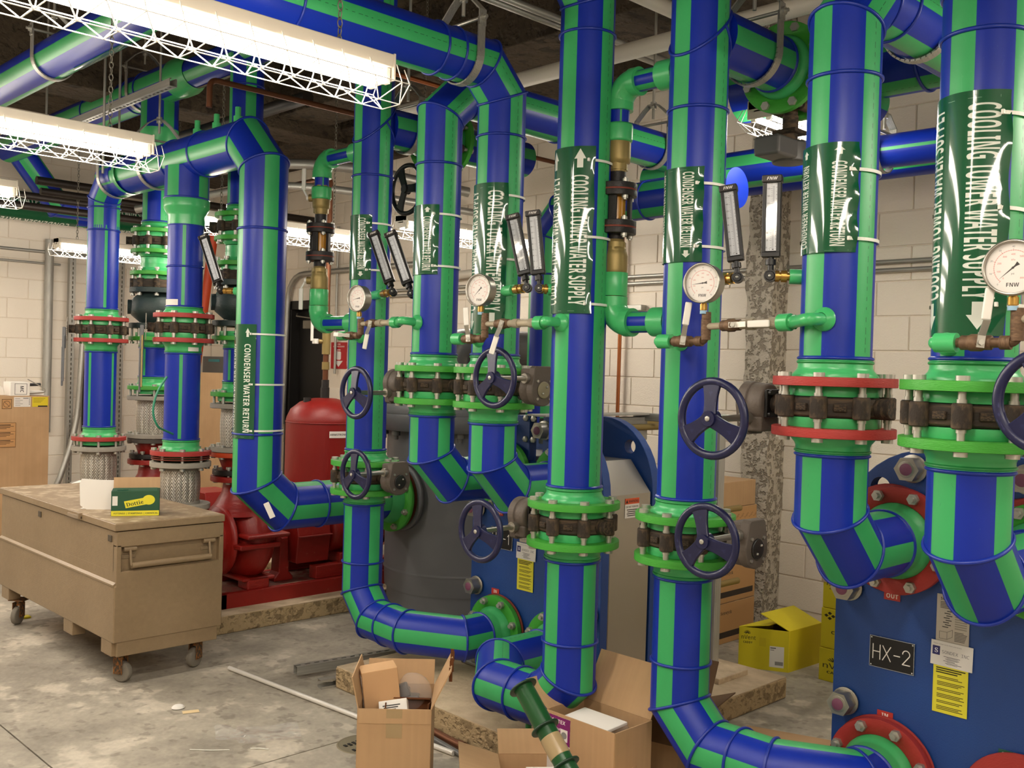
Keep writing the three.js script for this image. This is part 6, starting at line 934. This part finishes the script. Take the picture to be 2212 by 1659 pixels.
{
  const T = carton('yellow_box', 'open yellow carton with crossed flaps on the floor by the column', 4.757, 0, -2.843, 0.256, 0.215, 0.27, R(-63), [null, null, [172, 0.15], [152, 0.17]], M.yellow, undefined, M.yellowIn);
  part(T, 'front_print', new THREE.BoxGeometry(0.255, 0.214, 0.0008).translate(0, 0.1075, 0.1375), print(nv((g, w, h) => { nventLogo(g, 16, 90, 92); g.fillStyle = '#d9d6cc'; g.fillRect(250, 130, 116, 170); g.fillStyle = '#33322c'; g.fillRect(256, 142, 44, 7); g.fillRect(256, 160, 30, 4); for (let i = 0; i < 18; i++) g.fillRect(294 + i * 3.6, 252, 1 + (i * 7) % 3, 30); g.fillStyle = '#c5b51c'; g.fillRect(165, 70, 54, 70); })));
  part(T, 'side_print', new THREE.BoxGeometry(0.0008, 0.1, 0.12).translate(0.129, 0.06, 0.06), print(canvasTex(240, 200, (g, w, h) => { g.fillStyle = '#cfc11c'; g.fillRect(0, 0, w, h); g.fillStyle = '#2b2a10'; g.strokeStyle = '#2b2a10'; nventLogo(g, 30, 120, 100); })));
  for (const c of T.children) { const p = c.geometry.attributes.position; for (let i = 0; i < p.count; i++) p.setX(i, p.getX(i) - 0.577 * (p.getZ(i) - 0.135)); c.geometry.computeVertexNormals(); }
}
[[0.0, 0.17, 'lowest yellow carton of the stack behind HX-2', (g) => nventLogo(g, 14, 190, 150)], [0.17, 0.205, 'middle yellow carton of the stack behind HX-2', (g, w) => { g.font = 'bold 66px sans-serif'; g.fillText('PENTAIR', 90, 84); for (const [x, y] of [[50, 36], [72, 58], [50, 80], [28, 58]]) { g.save(); g.translate(x, y); g.rotate(Math.PI / 4); g.fillRect(-11, -11, 20, 20); g.restore(); } g.font = 'bold 40px sans-serif'; g.fillText('CADDY', 60, 210); }], [0.375, 0.165, 'topmost yellow carton of the stack, dusty torn rim', (g) => nventLogo(g, 14, 90, 110)]].forEach(([y, h, lab, dr], i) => {
  const T = carton('yellow_box', lab, 4.9, y, -2.33, 0.36, h - 0.002, 0.36 - i * 0.01, 0, null, M.yellow); part(T, 'front_print', new THREE.BoxGeometry(0.0008, h - 0.01, 0.35 - i * 0.01).translate(-0.1806, h / 2, 0), print(nv(dr)));
  if (i === 2) part(T, 'torn_rim', mg(Array.from({ length: 8 }, (_, k) => box(0.003, 0.03 + 0.012 * (k % 3), 0.045, -0.182, h - 0.02 - 0.005 * (k % 2), -0.155 + k * 0.042))), M.cardDusty);
});
// brown case stack by the column
const bt = canvasTex(420, 220, (g, w, h) => { g.fillStyle = '#b98d5a'; g.fillRect(0, 0, w, h); g.fillStyle = '#2a211a'; g.fillRect(20, 34, 30, 42); g.fillStyle = '#b98d5a'; g.fillRect(28, 44, 14, 22); g.fillStyle = '#2a211a'; g.font = 'bold 26px serif'; g.fillText('Senwyck', 62, 60); g.fillRect(20, 158, 380, 34); });
const bt2 = canvasTex(420, 220, (g, w, h) => { g.fillStyle = '#b98d5a'; g.fillRect(0, 0, w, h); g.fillStyle = '#6b4c2c'; g.font = '24px sans-serif'; for (let i = 0; i < 8; i++) { g.save(); g.translate(30 + i * 52, 130); g.rotate(-0.9); g.fillText('fragile', 0, 0); g.restore(); } });
[[0, 0.235], [0.235, 0.225], [0.46, 0.2], [0.66, 0.125], [0.785, 0.15]].forEach(([y, h], i) => { const T = carton('brown_case', ['lowest', 'second lowest', 'third', 'fourth', 'topmost'][i] + ' brown case in the stack beside the rough concrete column', 5.0, y, -3.36, i > 3 ? 0.38 : 0.42, h - 0.002, 0.32, i * 0.01, null); if (i < 4) part(T, 'front_print', new THREE.BoxGeometry(0.41, h - 0.01, 0.001).translate(0, h / 2, 0.161), print(i < 2 ? bt : bt2)); });
// left and middle tall cartons
{
  const T = carton('tall_carton', 'tall brown appliance carton at the left edge before the beige wall', 2.5, 0, -8.3, 0.66, 1.235, 0.6, 0, null);
  part(T, 'white_label', new THREE.BoxGeometry(0.12, 0.075, 0.001).translate(0.13, 1.19, 0.3015), print(canvasTex(200, 128, (g, w, h) => { g.fillStyle = '#dcd6ce'; g.fillRect(0, 0, w, h); g.fillStyle = '#3a3531'; for (let i = 0; i < 5; i++) g.fillRect(14, 20 + i * 22, 60 + (i * 31) % 60, 4); g.fillRect(110, 12, 64, 8); for (let i = 0; i < 5; i++) g.fillRect(182, 10 + i * 20, 8, 12); })));
  part(T, 'yellow_label', new THREE.BoxGeometry(0.115, 0.075, 0.001).translate(0.26, 1.19, 0.3015), print(canvasTex(200, 128, (g, w, h) => { g.fillStyle = '#d8c21e'; g.fillRect(0, 0, w, h); g.fillStyle = '#8c7a12'; for (let i = 0; i < 4; i++) g.fillRect(14, 18 + i * 16, 150 - i * 18, 6); g.fillStyle = '#17140c'; g.fillRect(72, 112, 122, 16); })));
  part(T, 'printed_notice', new THREE.BoxGeometry(0.22, 0.19, 0.001).translate(-0.02, 0.94, 0.3015), print(canvasTex(260, 220, (g, w, h) => { g.fillStyle = '#b88a58'; g.fillRect(0, 0, w, h); g.strokeStyle = '#4b3722'; g.lineWidth = 3; g.strokeRect(3, 3, w - 6, h - 6); g.fillStyle = '#4b3722'; for (let b = 0; b < 3; b++) { g.fillRect(14, 18 + b * 68, 200, 8); for (let k = 0; k < 3; k++) g.fillRect(14, 32 + b * 68 + k * 10, 226 - k * 30, 4); g.fillRect(6, 76 + b * 68, 248, 2); } })));
  part(T, 'no_hand_symbol', new THREE.BoxGeometry(0.07, 0.075, 0.001).translate(0.02, 1.175, 0.3015), print(canvasTex(120, 128, (g, w, h) => { g.fillStyle = '#b88a58'; g.fillRect(0, 0, w, h); g.strokeStyle = '#3c2c1a'; g.lineWidth = 5; g.strokeRect(4, 4, w - 8, h - 8); g.beginPath(); g.arc(60, 66, 40, 0, 7); g.stroke(); g.beginPath(); g.moveTo(32, 38); g.lineTo(88, 94); g.stroke(); })));
  const q = thing('white_parts_box', 'small white box marked MC on top of the tall left carton', 'box', [2.62, 1.235, -8.1], { local: true }); part(q, 'box', box(0.14, 0.105, 0.16, 0, 0.0525, 0, 0.003), M.paper); part(q, 'mark', new THREE.BoxGeometry(0.09, 0.085, 0.001).translate(0.005, 0.052, 0.0805), print(canvasTex(120, 120, (g, w, h) => { g.fillStyle = '#e8e4dc'; g.fillRect(0, 0, w, h); g.strokeStyle = '#222'; g.lineWidth = 4; g.strokeRect(3, 3, w - 6, h - 6); g.fillStyle = '#1b1918'; g.font = 'bold 46px sans-serif'; g.translate(62, 60); g.rotate(Math.PI / 2); g.textAlign = 'center'; g.fillText('MC', 0, 8); })));
  const s = thing('wire_frame', 'thin wire bracket with black roller lying right of the MC box', 'bracket', [2.77, 1.235, -8.1]); part(s, 'wire', bent([V(2.7, 1.36, -8.1), V(2.82, 1.29, -8.08), V(2.825, 1.262, -8.08), V(2.7, 1.25, -8.08)], 0.004, 0.02), M.greyFl); part(s, 'roller', rod(V(2.69, 1.315, -8.15), V(2.81, 1.32, -8.15), 0.012), M.blackIron);
  part(s, 'pad', boxMM([2.69, 1.237, -8.2], [2.82, 1.27, -8.09], 0.004), M.paper);
  const w = thing('white_sheet', 'folded white sheet on the tall left carton at the picture edge', 'paper', [2.4, 1.235, -8.2]); part(w, 'sheet', mg([extr([[2.2, 1.237], [2.55, 1.237], [2.54, 1.29], [2.42, 1.36], [2.2, 1.38]], 0.14, 0.004).translate(0, 0, -8.3)]), M.paper);
  carton('tall_carton', 'tall brown carton behind the pump risers, left of the thick return riser', 4.9, 0, -8.95, 0.5, 1.425, 0.56, 0, null);
  const c = thing('control_panel', 'grey electrical panel with a teal maker strip behind the pump risers', 'cabinet', [5.5, 0.9, -10.3]); part(c, 'case', boxMM([5.42, 0.6, -10.6], [5.645, 1.59, -9.8], 0.008), M.greyEl); part(c, 'teal_strip', boxMM([5.414, 1.53, -10.45], [5.42, 1.56, -10.2], 0.001), mat(0x2f8f95, 0.5));
}
// on the job box
{
  const dk = (fn, w = 400, h = 260) => print(canvasTex(w, h, fn));
  const ry = R(-26), T = thing('green_box', 'small dark green and yellow parts box on the job box lid', 'box', [2.128, 0.7745, -4.82], { ry, local: true });
  part(T, 'box', box(0.222, 0.122, 0.13, 0, 0.061, 0, 0.002), mat(0x164a34, 0.55));
  part(T, 'front_print', new THREE.BoxGeometry(0.22, 0.12, 0.001).translate(0, 0.061, 0.0655), dk((g, w, h) => { g.fillStyle = '#16492f'; g.fillRect(0, 0, w, h); g.fillStyle = '#d9cf2a'; g.fillRect(0, 206, w, 54); g.save(); g.translate(120, 150); g.rotate(-0.22); g.fillRect(-6, -46, 180, 74); g.fillStyle = '#1c2a1c'; g.font = 'bold 54px serif'; g.fillText('Dottie', 4, 14, 150); g.restore(); g.fillStyle = '#d9cf2a'; g.beginPath(); g.arc(312, 92, 52, 0, 7); g.fill(); g.fillStyle = '#26301c'; g.font = 'bold 24px sans-serif'; g.fillText('FITTINGS | STAMPINGS | CHEMICAL', 20, 242, 372); g.fillStyle = '#d8d5cc'; g.fillRect(8, 50, 44, 100); }));
  part(T, 'lid_flap', mg([box(0.2, 0.003, 0.1, 0, 0.124, 0.01), box(0.05, 0.003, 0.03, -0.06, 0.128, 0.03)]).rotateX(0.03), mat(0x1a5038, 0.55));
  part(T, 'back_flap', tri(box(0.22, 0.07, 0.003, 0, 0.15, -0.075).rotateX(-0.15)), M.card);
  const W = thing('white_box', 'open white carton lying behind the green box on the job box lid', 'box', [2.1, 0.7745, -5.12], { ry: R(-38), local: true });
  part(W, 'carton', mg([extr([[-0.1, 0.02], [-0.07, 0], [0.11, 0], [0.11, 0.145], [-0.095, 0.155], [-0.105, 0.13]], 0.004, 0).translate(0, 0, 0.08), box(0.004, 0.13, 0.16, 0.11, 0.07, 0), box(0.2, 0.003, 0.16, 0, 0.003, 0), box(0.2, 0.13, 0.004, 0, 0.066, -0.08)]), M.paper); part(W, 'flap', box(0.05, 0.003, 0.12, -0.1, 0.15, 0.02).rotateZ(0.15), M.paper);
}
// ---------- things on the floor ----------
centred('metal_rod', 'thin bright metal rod lying across the floor, ending left of the open box', 'rod', rod(V(2.486, 0.012, -4.505), V(2.62, 0.012, -2.95), 0.0105, 14), M.rodWhite);
strut('upper one of two slotted steel channels lying on the floor', V(2.67, 0.041, -4.19), V(3.9, 0.041, -4.02), 0.041, V(0, -1, 0));
strut('lower one of two slotted steel channels on the floor, nearer the front', V(2.677, 0.021, -3.99), V(3.7, 0.021, -3.8), 0.041, V(-0.2, 0, 1));
centred('copper_tube', 'brown copper tube lying on the floor right of the open box', 'pipe', mg([rod(V(2.72, 0.016, -3.35), V(2.64, 0.016, -2.5), 0.016, 16), rod(V(2.69, 0.016, -3.0), V(2.687, 0.016, -2.965), 0.02, 16), rod(V(2.684, 0.016, -2.94), V(2.68, 0.016, -2.9), 0.02, 16)]), M.copperOld);
centred('grey_tube', 'thin grey tube lying beside the copper tube', 'pipe', rod(V(2.68, 0.012, -3.3), V(2.58, 0.012, -2.5), 0.012, 12), M.greyEl);
{
  const T = thing('floor_drain', 'round slotted floor drain half hidden by the open box', 'drain', [2.42, 0.0, -3.28]);
  part(T, 'rim', lathe([[0.0, 0.001], [0.098, 0.001], [0.1, 0.003], [0.105, 0.003], [0.108, 0.0005]], V(2.42, 0, -3.28), UP, 40), mat(0x8a8068, 0.5, { metalness: 0.4 }));
  for (let i = -3; i <= 3; i++) for (const s of [-1, 1]) if (Math.abs(i) < 3 || s) part(T, 'slot', box(0.012, 0.003, 0.035 - Math.abs(i) * 0.005, 2.42 + i * 0.022, 0.0025, -3.28 + s * 0.03, 0.001), M.dark);
  centred('paper_tag', 'cream paper tag lying on the floor', 'tag', new THREE.BoxGeometry(0.07, 0.001, 0.035).rotateY(-0.35).translate(2.065, 0.002, -4.07), mat(0xe0c89a, 0.8));
  centred('crushed_cup', 'crumpled scrap of white paper beside the cream tag', 'litter', new THREE.SphereGeometry(0.03, 14, 8, 0, 6.3, 0, 1.4).scale(1, 0.6, 0.9).translate(2.045, 0.0, -4.15), M.paper);
  { const g = new THREE.PlaneGeometry(0.34, 0.2, 40, 26).rotateX(-Math.PI / 2), p = g.attributes.position; for (let i = 0; i < p.count; i++) { const x = p.getX(i), z = p.getZ(i); p.setY(i, 0.002 + 0.035 * Math.pow(fbm((x + 1) / 2, (z + 1) / 2, 14, 4, 33), 2) * (x < -0.05 ? 1.7 : 1)); p.setX(i, x + 0.02 * (fbm((z + 1) / 2, 0.3, 12, 3, 4) - 0.5)); p.setZ(i, z * (1 - 0.35 * (x < -0.08 ? 1 : 0))); } g.computeVertexNormals(); centred('plastic_bag', 'clear empty plastic bag lying crumpled on the floor', 'bag', g.rotateY(-0.5).translate(2.14, 0.002, -3.63), M.filmy); }
  centred('cable_tie_offcut', 'white cable tie offcut lying on the floor left of the bag', 'litter', bent([V(1.863, 0.002, -3.673), V(1.92, 0.003, -3.61), V(1.98, 0.002, -3.57)], 0.0018, 0.02, 6), M.tie);
  centred('cable_tie_offcut', 'short curved cable tie offcut in front of the bag', 'litter', bent([V(2.05, 0.002, -3.53), V(2.075, 0.006, -3.5), V(2.1, 0.002, -3.475)], 0.002, 0.015, 6), M.tie);
  centred('yellow_scrap', 'small yellow scrap under the left end of the job box', 'litter', box(0.08, 0.01, 0.05, 2.05, 0.006, -6.15, 0.003), M.yellow);
  centred('white_scrap', 'crumpled white wrapper on the floor behind the job box', 'litter', new THREE.IcosahedronGeometry(0.08, 1).scale(1, 0.45, 0.8).translate(2.35, 0.036, -6.5), M.paper);
}

line('flex_conduit', 'ribbed flexible conduit curving down the beige wall at far left', 'conduit', [[4.07, 1.7, -10.6], [4.03, 0.8, -10.6], [3.8, 0.2, -10.5], [3.6, 0.04, -10.4]], 0.03, M.galv, 0.4);
line('cable_bundle', 'black cable bundle on the beige wall behind the leftmost riser', 'cable', [[4.19, 1.85, -10.78], [4.19, 0.75, -10.78]], 0.045, M.black);
line('green_hose', 'thin green hose looping at the left of the middle left riser', 'hose', [[2.5, 1.45, -5.3], [2.44, 1.36, -5.3], [2.42, 1.25, -5.3], [2.45, 1.17, -5.3], [2.6, 1.12, -5.42]], 0.006, mat(0x2f8a6a, 0.4), 0.06);
centred('ladder_rail', 'orange slanted rail behind the striped riser with the tilted thermometer', 'ladder', rod(V(5.2, 2.92, -9.98), V(5.1, 0.0, -10.45), 0.06, 4), M.orange);
scene.environment = null;
renderer.render(scene, camera);
